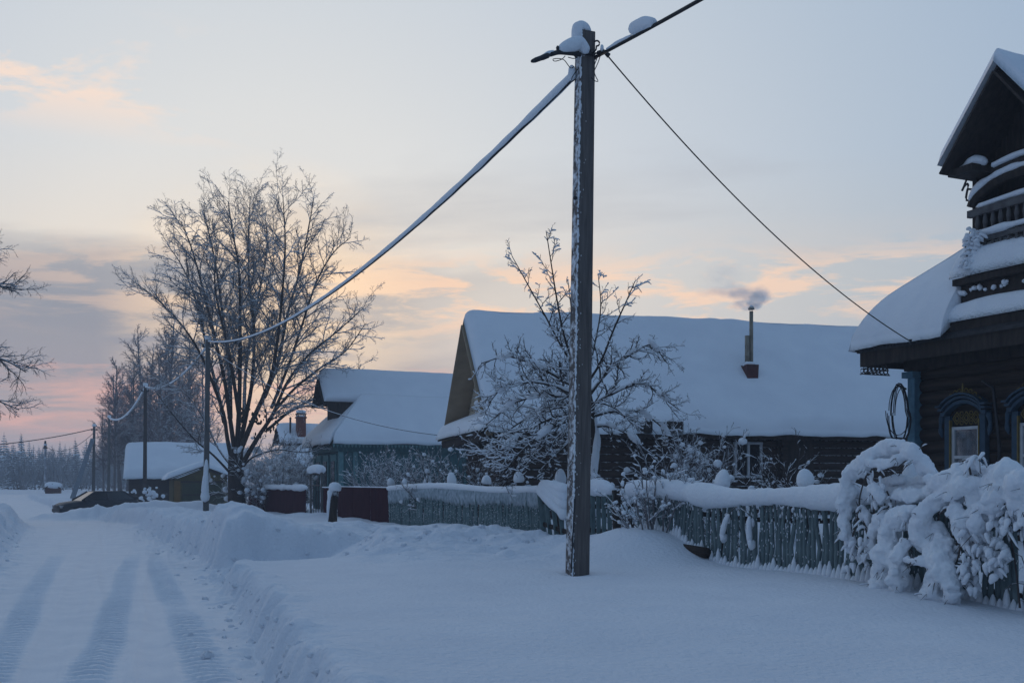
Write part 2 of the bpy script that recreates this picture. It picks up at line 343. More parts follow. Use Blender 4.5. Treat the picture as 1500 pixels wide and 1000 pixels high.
# snow lying on a roof slope: bilinear patch, thickness rounds off at its free edges
def snow_patch(mb, c00, c10, c11, c01, th, free=(1, 1, 1, 1), rad=0.6, nu=40, nv=24, seed=0, droop=0.0, lip=0.08, wob=0.06):
    """c00->c10 along u at the eave, c01/c11 above; free = (v0, u1, v1, u0) edges that are rounded"""
    c = [np.array(tuple(q), float) for q in (c00, c10, c11, c01)]
    U, V = np.meshgrid(np.linspace(0, 1, nu+1), np.linspace(0, 1, nv+1))
    # crowd samples towards the rounded edges
    U = U + 0.0; 
    def crowd(x): return 0.5 - 0.5*np.cos(np.pi*x)
    U = 0.6*crowd(U)+0.4*U; V = 0.6*crowd(V)+0.4*V
    pt = lambda u, v: (c[0]*((1-u)*(1-v))[..., None] + c[1]*(u*(1-v))[..., None] + c[2]*(u*v)[..., None] + c[3]*((1-u)*v)[..., None])
    pos = pt(U, V)
    lu0 = np.linalg.norm(c[1]-c[0]); lu1 = np.linalg.norm(c[2]-c[3]); lv0 = np.linalg.norm(c[3]-c[0]); lv1 = np.linalg.norm(c[2]-c[1])
    lu = lu0*(1-V)+lu1*V; lv = lv0*(1-U)+lv1*U
    big = np.full_like(U, 99.0)
    ed = [V*lv if free[0] else big, (1-U)*lu if free[1] else big, (1-V)*lv if free[2] else big, U*lu if free[3] else big]
    k = np.ones_like(U)
    for e in ed:
        q = 1-np.clip(e/rad, 0, 1); k = k*np.sqrt(np.clip(1-q*q, 0, 1))
    nzv = fbm(pos[..., 0]*0.55+pos[..., 2]*0.3, pos[..., 1]*0.55+seed, 3, seed) + 0.35*fbm(pos[..., 0]*2.2, pos[..., 1]*2.2+pos[..., 2], 2, seed+5)
    thick = th*k*(1+wob*3*nzv) + lip*k
    top = pos.copy(); top[..., 2] += thick
    # wavy lower edge
    if free[0]:
        dn = (c[0]-c[3])/max(lv0, 1e-6)
        w = (1-np.clip(V*lv/0.35, 0, 1))*0.10*(fbm(U*lu*1.3+seed, V*0, 3, seed+9)+0.1)
        top += dn[None, None]*w[..., None]; pos = pos + dn[None, None]*w[..., None]
    n0 = len(mb.v); nn = (nu+1)*(nv+1)
    mb.v.extend(map(tuple, top.reshape(-1, 3).tolist())); bot = pos.copy(); bot[..., 2] += 0.004
    mb.v.extend(map(tuple, bot.reshape(-1, 3).tolist()))
    idx = lambda i, j: n0+j*(nu+1)+i
    for j in range(nv):
        for i in range(nu):
            a, b, c_, d = idx(i, j), idx(i+1, j), idx(i+1, j+1), idx(i, j+1)
            mb.f.append((a, b, c_, d)); mb.f.append((d+nn, c_+nn, b+nn, a+nn))
    for i in range(nu):
        a, b = idx(i, 0), idx(i+1, 0); mb.f.append((a+nn, b+nn, b, a)); a, b = idx(i, nv), idx(i+1, nv); mb.f.append((a, b, b+nn, a+nn))
    for j in range(nv):
        a, b = idx(0, j), idx(0, j+1); mb.f.append((a, b, b+nn, a+nn)); a, b = idx(nu, j), idx(nu, j+1); mb.f.append((a+nn, b+nn, b, a))
# a rope of snow lying along a line
def snow_rope(mb, pts, r, seed=0, flat=0.8, n=10, sub=8, amp=0.25, fq=3.0, taper=True):
    p = catmull(pts, sub); k = len(p)
    r = lerp_list(r if isinstance(r, (list, tuple)) else [r], k) if isinstance(r, (list, tuple)) else np.full(k, r)
    L = np.cumsum([0]+[(p[i+1]-p[i]).length for i in range(k-1)])
    r = r*(1+amp*2*fbm(L*fq, np.zeros(k), 3, seed))
    if taper:
        e = np.minimum(L, L[-1]-L)/(np.maximum(r, 1e-3)*1.0); r = r*np.sqrt(np.clip(1-(1-np.clip(e, 0, 1))**2, 0.02, 1))
    mb.tube(p, r, n, True, flat)
# ================================================================== GROUND: one sheet, road cut into it
def road_edges(s):
    bend = -0.055*np.clip(s-42, 0, 60) - 0.0006*np.clip(s-42, 0, 60)**2
    tr = np.where(s < 18, 1.30+0.10*np.clip(s-6.4, -8, 9), 2.55) + bend
    tl = np.interp(s, [-20, 8, 18, 40, 200], [-2.4, -1.7, -1.15, -1.0, -1.4]) + bend
    return tl, tr
def ground_h(s, t):
    s = np.asarray(s, float); t = np.asarray(t, float)
    tl, tr = road_edges(s)
    rag = 0.16*fbm(s*1.1, t*0.25, 3, 3) + 0.09*vn(s*4.2, t*1.5, 8) + 0.05*vn(s*11, t*4, 12)
    # ---- packed road with ruts and tread prints
    road = 0.025*fbm(s*0.5, t*0.9, 3, 21) + 0.012*fbm(s*2.5, t*4, 3, 22)
    near = 1-ss(13, 33, s)
    wob = 0.10*np.sin(s*0.21) + 0.05*np.sin(s*0.47+1)
    for c0, dc, w, dep, ph in ((0.20, 0.085, 0.16, 0.012, 0), (1.12, 0.055, 0.17, 0.014, 0.4), (-0.62, 0.035, 0.16, 0.012, 0.8), (0.66, 0.09, 0.14, 0.018, 0), (-0.25, 0.06, 0.16, 0.016, 0), (0.42, 0.03, 0.10, 0.012, 0)):
        c = c0 + dc*(s-9) + wob*0.4 + 0.10*fbm(s*0.25, s*0+ph*5+c0*3, 2, 33); q = (t-c)/w
        band = np.exp(-q**4)
        road = road - dep*band + 0.6*dep*np.exp(-((np.abs(q)-1.25)/0.28)**2)
        if w in (0.16, 0.17) and dep < 0.016:
            lug = np.sin((s + ph + 0.22*np.abs(t-c)*2)*2*math.pi/0.19)
            tread = np.clip(vn(s*0.5, t*0+ph*7, 31)*1.6+0.8, 0.3, 1)
            road = road + near*band*tread*0.032*np.clip(lug*2.5, -1, 1)
    road = road + 0.02*np.clip(fbm(s*5, t*5, 2, 41)-0.25, 0, 1)*3*ss(0.3, 0.9, np.abs(t-(tl+tr)/2)/((tr-tl)/2))
    # loose crumbs near the banks
    edge = np.exp(-np.minimum(np.abs(t-tr), np.abs(t-tl))/0.35)
    road = road + edge*0.05*np.clip(fbm(s*4, t*4, 3, 44), 0, 1)*2
    # ---- right-hand field
    fld = 0.42 + 0.10*fbm(s*0.30, t*0.22, 3, 5) + 0.020*fbm(s*1.1+t*0.3, t*0.7, 3, 6) + 0.006*fbm(s*4, t*2.5, 2, 9)
    fld = fld - 0.13*ss(9.5, 5.5, s)*ss(5, 8.5, t)                              # falls towards the near fence
    fld = fld + 0.05*np.exp(-((t-tr-0.35)/0.3)**2)*(0.6+fbm(s*1.5, t, 2, 7))     # rim
    # ploughed berm beyond the drive
    far = ss(19.2, 19.7, s + 0.10*fbm(t*2, s*0.0, 2, 50) + 0.05*vn(t*9, s*9, 51))
    lump = fbm(s*0.55, t*0.7, 4, 52)
    bend = -0.055*np.clip(s-42, 0, 60) - 0.0006*np.clip(s-42, 0, 60)**2
    tb = t-bend
    ridge = 0.44*np.exp(-((tb-3.5)/0.9)**2)*(0.8+0.9*lump) + 0.20
    blk = 0.10*np.exp(-((s-20.6)/1.1)**2-((t-3.6)/0.9)**2)*(1+1.5*fbm(s*1.5, t*1.5, 3, 55))
    ridge = ridge*(1-0.50*ss(22, 29, s)) - 0.06*ss(22, 29, s)
    fld = fld + far*(ridge-0.12*ss(5.5, 8, t) + blk) 
    # rough heap at the end of the drive and along to the fence
    heap = 0.42*np.exp(-((s-18.3)/1.5)**2-((t-6.6)/1.5)**2) + 0.30*np.exp(-((s-17.2)/1.2)**2-((t-5.0)/0.8)**2) + 0.28*np.exp(-((s-19.0)/1.2)**2-((t-8.2)/1.0)**2)
    heap = heap*0.42
    fld = fld + heap*(1+1.6*fbm(s*1.3, t*1.3, 4, 60)) + heap*0.5*fbm(s*4, t*4, 3, 61)
    lw = ss(13.6, 16.0, s)*(1-ss(21, 24, s))*ss(4.0, 5.2, t)*(1-ss(8.4, 9.2, t))
    fld = fld + lw*(0.02 + 0.24*np.abs(fbm(s*0.75, t*0.75, 3, 66)) + 0.10*fbm(s*2.4, t*2.4, 3, 67))
    # soft mound against the end of the near fence
    fld = fld + 0.46*np.exp(-(((s-14.7)/1.25)**2+((t-8.9)/1.05)**2)**1.2)
    fld = fld + 0.12*np.exp(-((s-17.2)/1.3)**2-((t-9.6)/1.0)**2)
    # drifts banked along the fence line
    fld = fld + 0.10*np.exp(-((t-9.0)/0.7)**2)*(0.5+1.5*fbm(s*0.6, t*0.3, 3, 65))*ss(15, 17, s)
    fld = fld + ss(9.6, 11.5, t)*0.18
    # scoop round the big pole
    fld = fld - 0.06*np.exp(-((s-12.65)**2+(t-6.5)**2)/0.09)
    # side drive cut
    cut = ss(16.55, 16.95, s+0.12*fbm(t*1.5, s*0, 2, 70)+0.04*vn(t*7, s*7, 71))*(1-ss(19.2, 19.55, s+0.10*fbm(t*2, s*0.0, 2, 50)+0.05*vn(t*9, s*9, 51)))*(1-ss(4.0, 5.2, t+0.3*fbm(s, t, 2, 72)))
    drive = 0.06+0.05*fbm(s*2, t*2, 3, 73)
    fld = fld*(1-cut) + drive*cut
    # parked-car clearing
    clr = np.exp(-(((s-60)/6)**4+((t-0.6)/3.2)**4))
    fld = fld*(1-0.85*clr)
    fr = ss(0.0, 0.32, t-tr-rag)
    # ---- left bank
    lf = 0.35 + 0.62*np.exp(-((t-(tl-1.25))/0.95)**2)*(0.75+0.8*fbm(s*0.5, t*0.6, 4, 80)) + 0.12*fbm(s*0.3, t*0.3, 3, 81) + 0.04*fbm(s*2.2, t*2.2, 3, 82)
    fl = ss(0.05, 0.85, tl-t-rag*1.5)
    hgt = road*(1-fr)*(1-fl) + fld*fr + lf*fl
    # chunky plough spall on bank faces
    face = 4*fr*(1-fr) + 3*fl*(1-fl)
    hgt = hgt + face*(0.14*fbm(s*3.0, t*5, 4, 90) + 0.10*fbm(s*8, t*9, 3, 93))
    rough = ss(18.5, 20, s)*np.exp(-((tb-4.0)/1.9)**2) + fl*np.exp(-((t-(tl-1.0))/1.3)**2) + 0.6*np.exp(-((t-tr-0.2)/0.3)**2)
    hgt = hgt + rough*(0.15*fbm(s*1.8, t*1.8, 4, 91) + 0.09*np.clip(fbm(s*5, t*5, 2, 92), 0, 1))
    hgt = hgt + 0.58*np.exp(-((s-57.6+0.30*(t-2))/1.0)**2)*ss(-2.3, 0.2, t)*(1-ss(7, 9, t))*(0.85+0.6*fbm(s*0.9, t*0.9, 3, 76))
    hgt = hgt - 0.38*ss(36, 60, s)
    q = ss(75, 120, s)
    return hgt*(1-q) + q*(0.45 + 0.35*fbm(s*0.05, t*0.05, 3, 95) + 0.12*fbm(s*0.3, t*0.3, 2, 96))
def gz(x, y):
    s = x*DS.x+y*DS.y; t = x*NS.x+y*NS.y
    return float(ground_h(np.array([s]), np.array([t]))[0])
def gst(s, t, dz=0.0): return st(s, t, float(ground_h(np.array([s]), np.array([t]))[0])+dz)

def build_ground():
    def axis(brk):           # [(start, step), ..., end]
        out = []
        for (a, h0, h1), b in zip(brk[:-1], [q[0] for q in brk[1:]]):
            x = a; n = 0
            while x < b-1e-6:
                out.append(x); f = (x-a)/(b-a); x += h0*(1-f)+h1*f
        out.append(brk[-1][0]); return np.array(out)
    S = axis([(-900, 120, 20), (-40, 6, 0.5), (0, 0.4, 0.05), (5, 0.034, 0.034), (20.5, 0.036, 0.12), (34, 0.12, 0.5), (75, 0.5, 3), (150, 4, 60), (900, 100, 300), (3000, 1, 1)])
    T = axis([(-1500, 150, 30), (-150, 12, 2), (-30, 1.5, 0.3), (-6, 0.15, 0.05), (-1.8, 0.034, 0.034), (3.6, 0.04, 0.07), (10, 0.10, 0.5), (20, 0.8, 4), (60, 6, 60), (1500, 1, 1)])
    SS, TT = np.meshgrid(S, T, indexing='ij')
    Z = ground_h(SS, TT)
    X = SS*DS.x+TT*NS.x; Y = SS*DS.y+TT*NS.y
    V = np.stack([X, Y, Z], -1).reshape(-1, 3)
    ns, nt = len(S), len(T)
    i, j = np.meshgrid(np.arange(ns-1), np.arange(nt-1), indexing='ij')
    a = i*nt+j; F = np.stack([a, a+nt, a+nt+1, a+1], -1).reshape(-1, 4)[:, ::-1]
    sm = (S[:-1]+S[1:])/2; tm = (T[:-1]+T[1:])/2
    tl, tr = road_edges(sm)
    isr = ((tm[None] > (tl-0.05)[:, None]) & (tm[None] < (tr+0.05)[:, None]) & (sm[:, None] > -40) & (sm[:, None] < 110)).reshape(-1)
    for name, sel, m in (('road', isr, M_ROAD), ('snow_field', ~isr, M_FIELD)):
        f = F[sel]; used = np.unique(f); rm = np.full(len(V), -1); rm[used] = np.arange(len(used)); v = V[used]; f = rm[f]
        me = bpy.data.meshes.new(name); me.vertices.add(len(v)); me.vertices.foreach_set('co', v.reshape(-1))
        me.loops.add(f.size); me.loops.foreach_set('vertex_index', f.reshape(-1).astype(np.int32))
        me.polygons.add(len(f)); me.polygons.foreach_set('loop_start', np.arange(0, f.size, 4, dtype=np.int32))
        me.update(calc_edges=True); me.validate()
        me.polygons.foreach_set('use_smooth', np.ones(len(me.polygons), bool)); me.materials.append(m)
        o = link(name, me); o['kind'] = 'structure'
    print('ground verts', len(V))
build_ground()

# loose clods shed from the ploughed banks
def clods():
    rg = random.Random(17); mb = MB()
    for i in range(420):
        s = 6+30*rg.random()**1.4; tl, tr = road_edges(np.array([s])); right = rg.random() < 0.6
        t = tr[0]-abs(rg.gauss(0, 0.28))+0.25 if right else tl[0]+abs(rg.gauss(0, 0.3))-0.3
        if 16.8 < s < 19.3 and rg.random() < 0.5: t = rg.uniform(2.2, 4.5)
        r = rg.uniform(0.008, 0.028)*(2.0 if rg.random() < 0.06 else 1)
        mb.blob(gst(s, t, -r*0.15), r*1.3, i, 0.45, 2, (1, 1, 0.75))
    for i in range(110):          # on the heap beyond the drive
        s, t = rg.gauss(18.6, 1.3), rg.gauss(6.2, 1.3); r = rg.uniform(0.015, 0.055); mb.blob(gst(s, t, -r*0.2), r*1.2, i, 0.45, 2, (1, 1, 0.8))
    o = mb.build('snow_clods', M_FIELD, None, True); tag(o, 'loose crumbs of snow shed along the ploughed road banks', 'snow crumbs', None, 'stuff')
clods()

# ================================================================== LOG / SIDING helpers
def log_wall(parent, a, b, z0, z1, r, m, name='log', seed=0):
    """stack of round logs from a to b (xy), each log its own object with shared mesh"""
    a = Vector(a); b = Vector(b); L = (b-a).length; d = (b-a).normalized()
    mb = MB(); n = 14; rg = random.Random(seed)
    pts = [d*(L*i/n) + Vector((0, 0, 0.008*math.sin(i*1.7))) for i in range(n+1)]
    mb.tube(pts, [r*(1+0.03*math.sin(i*2.1)) for i in range(n+1)], 10)
    me = mb.mesh(name, m, True); z = z0+r; k = 0
    while z < z1:
        o = link(name, me, parent); o.location = Vector((a.x, a.y, z)) - ORIGIN[parent] + d*rg.uniform(-0.04, 0.04); z += r*1.8; k += 1

# ================================================================== RIGHT-HAND HOUSE
def right_house():
    TF, SCN = 15.7, 15.45
    root = thing('log_house', st(SCN-4, TF+4, 0.4), 'dark log house with carved attic balcony and blue window surrounds at the right edge', 'house')
    s0, s1, t1 = SCN-8.6, SCN, TF+8.6
    ze = 4.28                                         # roof edge height
    MB().stbox(s0, s1, TF+0.10, t1, 0.1, 4.30).build('wall', M_LOG, root)
    log_wall(root, st(s1-0.03, TF+0.10), st(s0, TF+0.10), 0.25, 3.85, 0.135, M_LOG, seed=4)
    # corner pilaster, pale blue, with cap
    cp = MB().stbox(s1-0.02, s1+0.16, TF-0.16, TF+0.12, 0.3, 3.72).build('corner_board', M_BLUE, root)
    MB().stbox(s1-0.05, s1+0.24, TF-0.24, TF+0.14, 3.72, 3.84).build('corner_cap', M_BLUE, cp)
    # frieze beam and boxed eave
    MB().stbox(s0-0.3, s1+0.22, TF-0.20, TF+0.2, 3.86, 4.16).build('frieze_beam', M_PLANK, root)
    ev = MB().stbox(s0-0.5, s1+0.86, TF-0.62, t1, 4.12, 4.24).build('eave_soffit', M_PLANK, root)
    MB().stbox(s0-0.5, s1+0.93, TF-0.68, TF-0.63, 4.00, 4.30).build('fascia_board', M_PLANK, ev)
    MB().stbox(s1+0.87, s1+0.92, TF-0.62, t1, 4.00, 4.30).build('fascia_board', M_PLANK, ev)
    # ruffled metal sheet edge under the snow
    mb = MB(); n = 90
    for i in range(n):
        a = s1+0.98-i*0.085
        if a < 14.1: break
        mb.tube([st(a, TF-0.74, 4.335), st(a, TF-0.3, 4.50)], 0.035, 5)
    mb.build('sheet_edge', M_METAL, ev)
    # pierced lace valance below the eave end and along the front
    def lace(p0, d, n, step):
        mb = MB(); z = p0.z
        for i in range(n):
            c = p0 + d*(i*step)
            pts = [c+d*(0.045*math.cos(a))+Vector((0, 0, -0.075+0.045*math.sin(a))) for a in np.linspace(0, 2*math.pi, 9)]
            mb.tube(pts, 0.011, 4, False)
            mb.tube([c+d*(step/2)+Vector((0, 0, 0)), c+d*(step/2)+Vector((0, 0, -0.10)), c+d*(step/2+0.03)+Vector((0, 0, -0.13))], 0.012, 4)
        mb.bar(p0+d*(-0.05)+Vector((0, 0, -0.14)), p0+d*(n*step)+Vector((0, 0, -0.14)), 0.025, 0.02)
        return mb
    lace(st(s1+0.90, TF-0.655, 3.995), -DS, 7, 0.105).build('carved_valance', M_PLANK, ev)
    lace(st(s1+0.895, TF-0.55, 3.995), NS, 6, 0.105).build('carved_valance', M_PLANK, ev)
    # hipped roof
    zr = 8.0; tm = (TF-0.7+t1)/2
    E1 = st(s1+0.98, TF-0.72, ze); E2 = st(s0-0.6, TF-0.72, ze); R1 = st(s1-3.4, tm, zr); R2 = st(s0+3, tm, zr); E3 = st(s1+0.98, t1+0.7, ze); E4 = st(s0-0.6, t1+0.7, ze)
    mb = MB(); up = Vector((0, 0, 0.06))
    R1_ = R1; mb.add([E1, E2, R2, R1, E3, E4, E1+up, E2+up, R2+up, R1+up, E3+up, E4+up], [(0, 1, 2, 3), (4, 0, 3), (5, 4, 3, 2), (1, 5, 2), (9, 8, 7, 6), (9, 6, 10), (8, 9, 10, 11), (8, 11, 7), (0, 6, 7, 1), (1, 7, 11, 5), (5, 11, 10, 4), (4, 10, 6, 0)])
    rf = mb.build('roof', M_METAL, root)
    mb = MB(); u2 = Vector((0, 0, 0.07))
    o = -NS*0.10
    def on_slope(s_, t_): return st(s_, t_, ze+(zr-ze)*(t_-(TF-0.72))/(tm-(TF-0.72)))
    sw = 13.0+1.05+0.06; fq = (s1+0.98-sw)/(s1+0.98-(s1-3.4)); Hp = E1.lerp(R1, fq)
    Ew = st(sw, TF-0.72, ze)
    snow_patch(mb, Ew+o+u2, E1+o+DS*0.08+u2, Hp+u2, Hp+u2-DS*0.02, 0.60, (1, 0, 0, 0), 1.0, 60, 40, 3)
    sw2 = 13.0-1.05-0.06
    snow_patch(mb, E2+o+u2, st(sw2, TF-0.72, ze)+o+u2, st(sw2, tm, zr)+u2, R2+u2, 0.42, (1, 0, 0, 1), 0.75, 40, 30, 3)
    snow_patch(mb, E1+o+DS*0.08+u2, E3+DS*0.08+u2, R1+u2+NS*0.05, R1+u2, 0.60, (1, 1, 0, 0), 1.0, 50, 40, 3)
    mb.build('roof_snow', M_SNOW, rf, True)
    # ---------------- attic tower with balcony, flush with the facade
    tw = TF-0.12
    cw = 13.0                                   # centre along the street
    hw = 1.05
    tower = MB().stbox(cw-hw, cw+hw, tw+0.55, tw+4.5, 4.3, 7.6).build('attic_wall', M_PLANK, root)
    # side cheeks of the balcony recess
    for sg in (1, -1):
        MB().stbox(cw+sg*(hw-0.10), cw+sg*hw, tw, tw+0.56, 4.5, 7.6).build('balcony_post', M_PLANK, tower)
    # gable roof of the tower
    za, zb, hr = 8.92, 7.45, 1.20               # apex, eave, half width with overhang
    tf = tw-0.55
    A0_ = st(cw, tf, za); A1 = st(cw, tw+4.6, za)
    rfp = None
    for sg in (1, -1):
        A0 = A0_; B0, B1 = st(cw+sg*hr, tf, zb), st(cw+sg*hr, tw+4.6, zb)
        mb = MB(); n = Vector((0, 0, 0.07)); mb.box8([A0, A1, B1, B0, A0+n, A1+n, B1+n, B0+n] if sg > 0 else [B0, B1, A1, A0, B0+n, B1+n, A1+n, A0+n])
        r_ = mb.build('attic_roof', M_PLANK, root)
        mb = MB(); k = Vector((0, 0, 0.075)); A0 = A0_-NS*0.12; B0 = B0-NS*0.12; bo = DS*(0.05*sg)
        if sg > 0: snow_patch(mb, B0+k+bo, B1+k+bo, A1+k, A0+k, 0.20, (1, 1, 0, 1), 0.13, 60, 30, 5, lip=0.06, wob=0.10)
        else: snow_patch(mb, B1+k+bo, B0+k+bo, A0+k, A1+k, 0.20, (1, 1, 0, 1), 0.13, 60, 30, 5, lip=0.06, wob=0.10)
        mb.build('roof_snow', M_SNOW, r_, True)
        # barge board
        A0 = A0_; B0 = st(cw+sg*hr, tf, zb)
        MB().bar(A0-NS*0.02+Vector((0, 0, -0.10)), B0-NS*0.02+Vector((0, 0, -0.10)), 0.04, 0.20, NS).build('barge_board', M_PLANK, r_)
    # gable infill boards
    for i in range(14):
        s_ = cw-hw+0.07+i*0.14; h_ = 7.55+(za-zb)/hr*(hr-abs(s_-cw))-0.12
        if h_ < 7.65: continue
        mb = MB(); mb.stbox(s_-0.066, s_+0.066, tw+0.42+0.012*(i % 2), tw+0.47, 7.30, h_); mb.build('gable_board', M_PLANK, tower)
    # cornice returns, with snow
    for sg in (1, -1):
        cr = MB().stbox(cw+sg*0.62, cw+sg*1.17, tf+0.06, tw+0.5, 7.30, 7.42).build('cornice_return', M_PLANK, tower)
        mb = MB(); snow_rope(mb, [st(cw+sg*0.55, tw-0.2, 7.46), st(cw+sg*0.75, tw-0.22, 7.50), st(cw+sg*1.0, tw-0.24, 7.45), st(cw+sg*1.25, tw-0.24, 7.43)], [0.10, 0.19, 0.12, 0.07], 3, 0.7); mb.build('snow_lump', M_SNOWF, cr, True)
        # wrought scroll bracket
        c = st(cw+sg*1.12, tw-0.05, 7.12); mb = MB()
        mb.tube([c+DS*(sg*(0.16-0.03*i))*math.cos(i*0.55)*0.8+Vector((0, 0, 0.13*math.sin(i*0.55)-0.01*i)) for i in range(12)], 0.022, 5)
        mb.tube([c+DS*sg*0.12, c+DS*sg*0.02+Vector((0, 0, 0.18))], 0.02, 5); mb.tube([c+DS*sg*0.0, c-DS*sg*0.14+Vector((0, 0, -0.04))], 0.02, 5)
        mb.build('scroll_bracket', M_METAL, cr)
    # arched beam across the balcony opening, snow on both mouldings
    def arch(z0, rise, dz, r, mname, m, tt, seed, parent, fl=0.8):
        mb = MB(); pts = [st(cw+hw*math.cos(a)*0.98, tt, z0+rise*math.sin(a)) for a in np.linspace(0.08, math.pi-0.08, 15)]
        if m is M_PLANK: mb.tube(pts, r, 6)
        else: snow_rope(mb, [p+Vector((0, 0, dz)) for p in pts], r, seed, fl, 8, 3, 0.3)
        return mb.build(mname, m, parent, m is not M_PLANK)
    ab = arch(6.72, 0.42, 0, 0.10, 'balcony_arch', M_PLANK, tw-0.04, 0, tower)
    arch(6.72, 0.42, 0.10, 0.085, 'arch_snow', M_SNOWF, tw-0.08, 11, ab)
    MB().stbox(cw-0.55, cw+0.55, tw-0.10, tw+0.02, 7.25, 7.36).build('tie_beam', M_PLANK, tower)
    mb = MB(); snow_rope(mb, [st(cw-0.6, tw-0.08, 7.42), st(cw, tw-0.08, 7.44), st(cw+0.55, tw-0.08, 7.38)], 0.075, 12, 0.6); mb.build('snow_ledge', M_SNOWF, tower, True)
    # balustrade
    rail = MB().stbox(cw-hw, cw+hw, tw-0.14, tw-0.04, 6.55, 6.68).build('balcony_rail', M_GREYW, tower)
    mb = MB(); snow_rope(mb, [st(cw-hw, tw-0.09, 6.72), st(cw, tw-0.09, 6.75), st(cw+hw*0.85, tw-0.09, 6.72)], 0.075, 13, 0.7); mb.build('rail_snow', M_SNOWF, rail, True)
    rail2 = MB().stbox(cw-hw, cw+hw, tw-0.13, tw-0.05, 6.05, 6.14).build('balcony_rail', M_GREYW, tower)
    mb = MB(); snow_rope(mb, [st(cw-hw, tw-0.10, 6.20), st(cw, tw-0.10, 6.22), st(cw+hw*0.85, tw-0.10, 6.20)], 0.10, 14, 0.7); mb.build('rail_snow', M_SNOWF, rail2, True)
    bal = MB().lathe((0, 0, 0), [(0.028, 0), (0.045, 0.06), (0.03, 0.16), (0.05, 0.27), (0.03, 0.38), (0.04, 0.41)], 8).mesh('baluster', M_GREYW, True)
    for i in range(11):
        for zz in (5.64, 6.14):
            o = link('baluster', bal, tower); o.location = st(cw-0.85+i*0.17, tw-0.09, zz)-ORIGIN[root]
    fl = MB().stbox(cw-hw-0.10, cw+hw+0.10, tw-0.40, tw+0.56, 5.28, 5.40).build('balcony_floor', M_PLANK, tower)
    mb = MB(); snow_patch(mb, st(cw-hw-0.12, tw-0.46, 5.40), st(cw+hw+0.14, tw-0.46, 5.40), st(cw+hw+0.14, tw+0.3, 5.72), st(cw-hw-0.12, tw+0.3, 5.72), 0.34, (1, 1, 0, 1), 0.22, 34, 14, 8, wob=0.10); mb.build('balcony_snow', M_SNOWF, fl, True)
    MB().stbox(cw-hw-0.03, cw+hw+0.03, tw-0.25, tw+0.5, 4.86, 5.27).build('balcony_apron', M_PLANK, tower)
    mb = MB()
    rg = random.Random(5)
    for i in range(16): mb.blob(st(cw+hw+0.02-rg.random()*1.6, tw-0.30, 5.14+rg.uniform(-0.03, 0.05)), rg.uniform(0.03, 0.07), i, 0.3, 1)
    mb.build('snow_bits', M_SNOWF, tower, True)
    lg = MB().stbox(cw-hw-0.16, cw+hw+0.14, tw-0.50, tw+0.5, 4.42, 4.58).build('ledge', M_PLANK, tower)
    mb = MB(); snow_patch(mb, st(cw-hw-0.2, tw-0.56, 4.585), st(cw+hw+0.18, tw-0.56, 4.585), st(cw+hw+0.18, tw+0.2, 4.75), st(cw-hw-0.2, tw+0.2, 4.75), 0.24, (1, 1, 0, 1), 0.2, 34, 14, 18, wob=0.08); mb.build('ledge_snow', M_SNOWF, lg, True)
    # ---------------- windows with carved surrounds
    def window(cs):
        hw_ = 0.47; zb_, zt_ = 1.35, 3.02
        t_ = TF-0.05
        w = MB()
        for sg in (1, -1):
            w.stbox(cs+sg*(hw_-0.13), cs+sg*hw_, t_-0.10, t_+0.02, zb_-0.15, zt_-0.12)
            w.stbox(cs+sg*(hw_-0.16), cs+sg*(hw_+0.03), t_-0.12, t_+0.02, zb_-0.3, zb_-0.15)
        w.stbox(cs-hw_-0.03, cs+hw_+0.03, t_-0.13, t_+0.02, zb_-0.24, zb_-0.15)
        root_w = w.build('window_surround', M_BLUED, root)
        for sg in (1, -1):     # narrow ochre edge strips and light glazing band
            MB().stbox(cs+sg*(hw_-0.145), cs+sg*(hw_-0.12), t_-0.115, t_-0.05, zb_-0.1, zt_-0.2).build('edge_strip', M_YEL, root_w)
        # arched head: swan-neck hood of stacked mouldings
        for k, (ro, dz, th, ext) in enumerate(((0.0, 0.0, 0.07, 0.16), (0.02, 0.075, 0.05, 0.20), (0.05, 0.13, 0.035, 0.24))):
            mb = MB(); prof = []
            for a in np.linspace(-1, 1, 25):
                z_ = zt_-0.02+dz + 0.19*max(0, math.cos(a*math.pi*0.62))**0.8 - (0.03 if abs(a) > 0.8 else 0)
                prof.append((cs+a*(hw_+0.06+ro), z_))
            for (a0, z0_), (a1, z1_) in zip(prof[:-1], prof[1:]):
                mb.box8([st(a0, t_-ext, z0_-th), st(a1, t_-ext, z1_-th), st(a1, t_, z1_-th), st(a0, t_, z0_-th), st(a0, t_-ext, z0_), st(a1, t_-ext, z1_), st(a1, t_, z1_), st(a0, t_, z0_)])
            mb.build('hood_moulding', M_BLUED, root_w)
        for sg in (1, -1):     # scrolled ears at the sides
            mb = MB(); pts = [st(cs+sg*(hw_+0.06+0.05*math.sin(q*3.0)), t_-0.08, zt_-0.1-q*0.42) for q in np.linspace(0, 1, 9)]
            mb.tube(pts, [0.055, 0.06, 0.05, 0.04, 0.035, 0.045, 0.05, 0.035, 0.015], 6); mb.build('carved_ear', M_BLUED, root_w, True)
        # ochre lattice frieze
        MB().stbox(cs-hw_+0.14, cs+hw_-0.14, t_-0.02, t_+0.0, zt_-0.31, zt_-0.02).build('frieze_panel', M_PLANK, root_w)
        mb = MB()
        for i in range(3):
            c = cs-0.22+i*0.22
            for q in (1, 0.5):
                sq = [st(c+0.10*q*dx, t_-0.045, zt_-0.17+0.12*q*dz) for dx, dz in ((1, 0), (0, 1), (-1, 0), (0, -1), (1, 0))]
                for p0, p1 in zip(sq[:-1], sq[1:]): mb.tube([p0, p1], 0.012, 4)
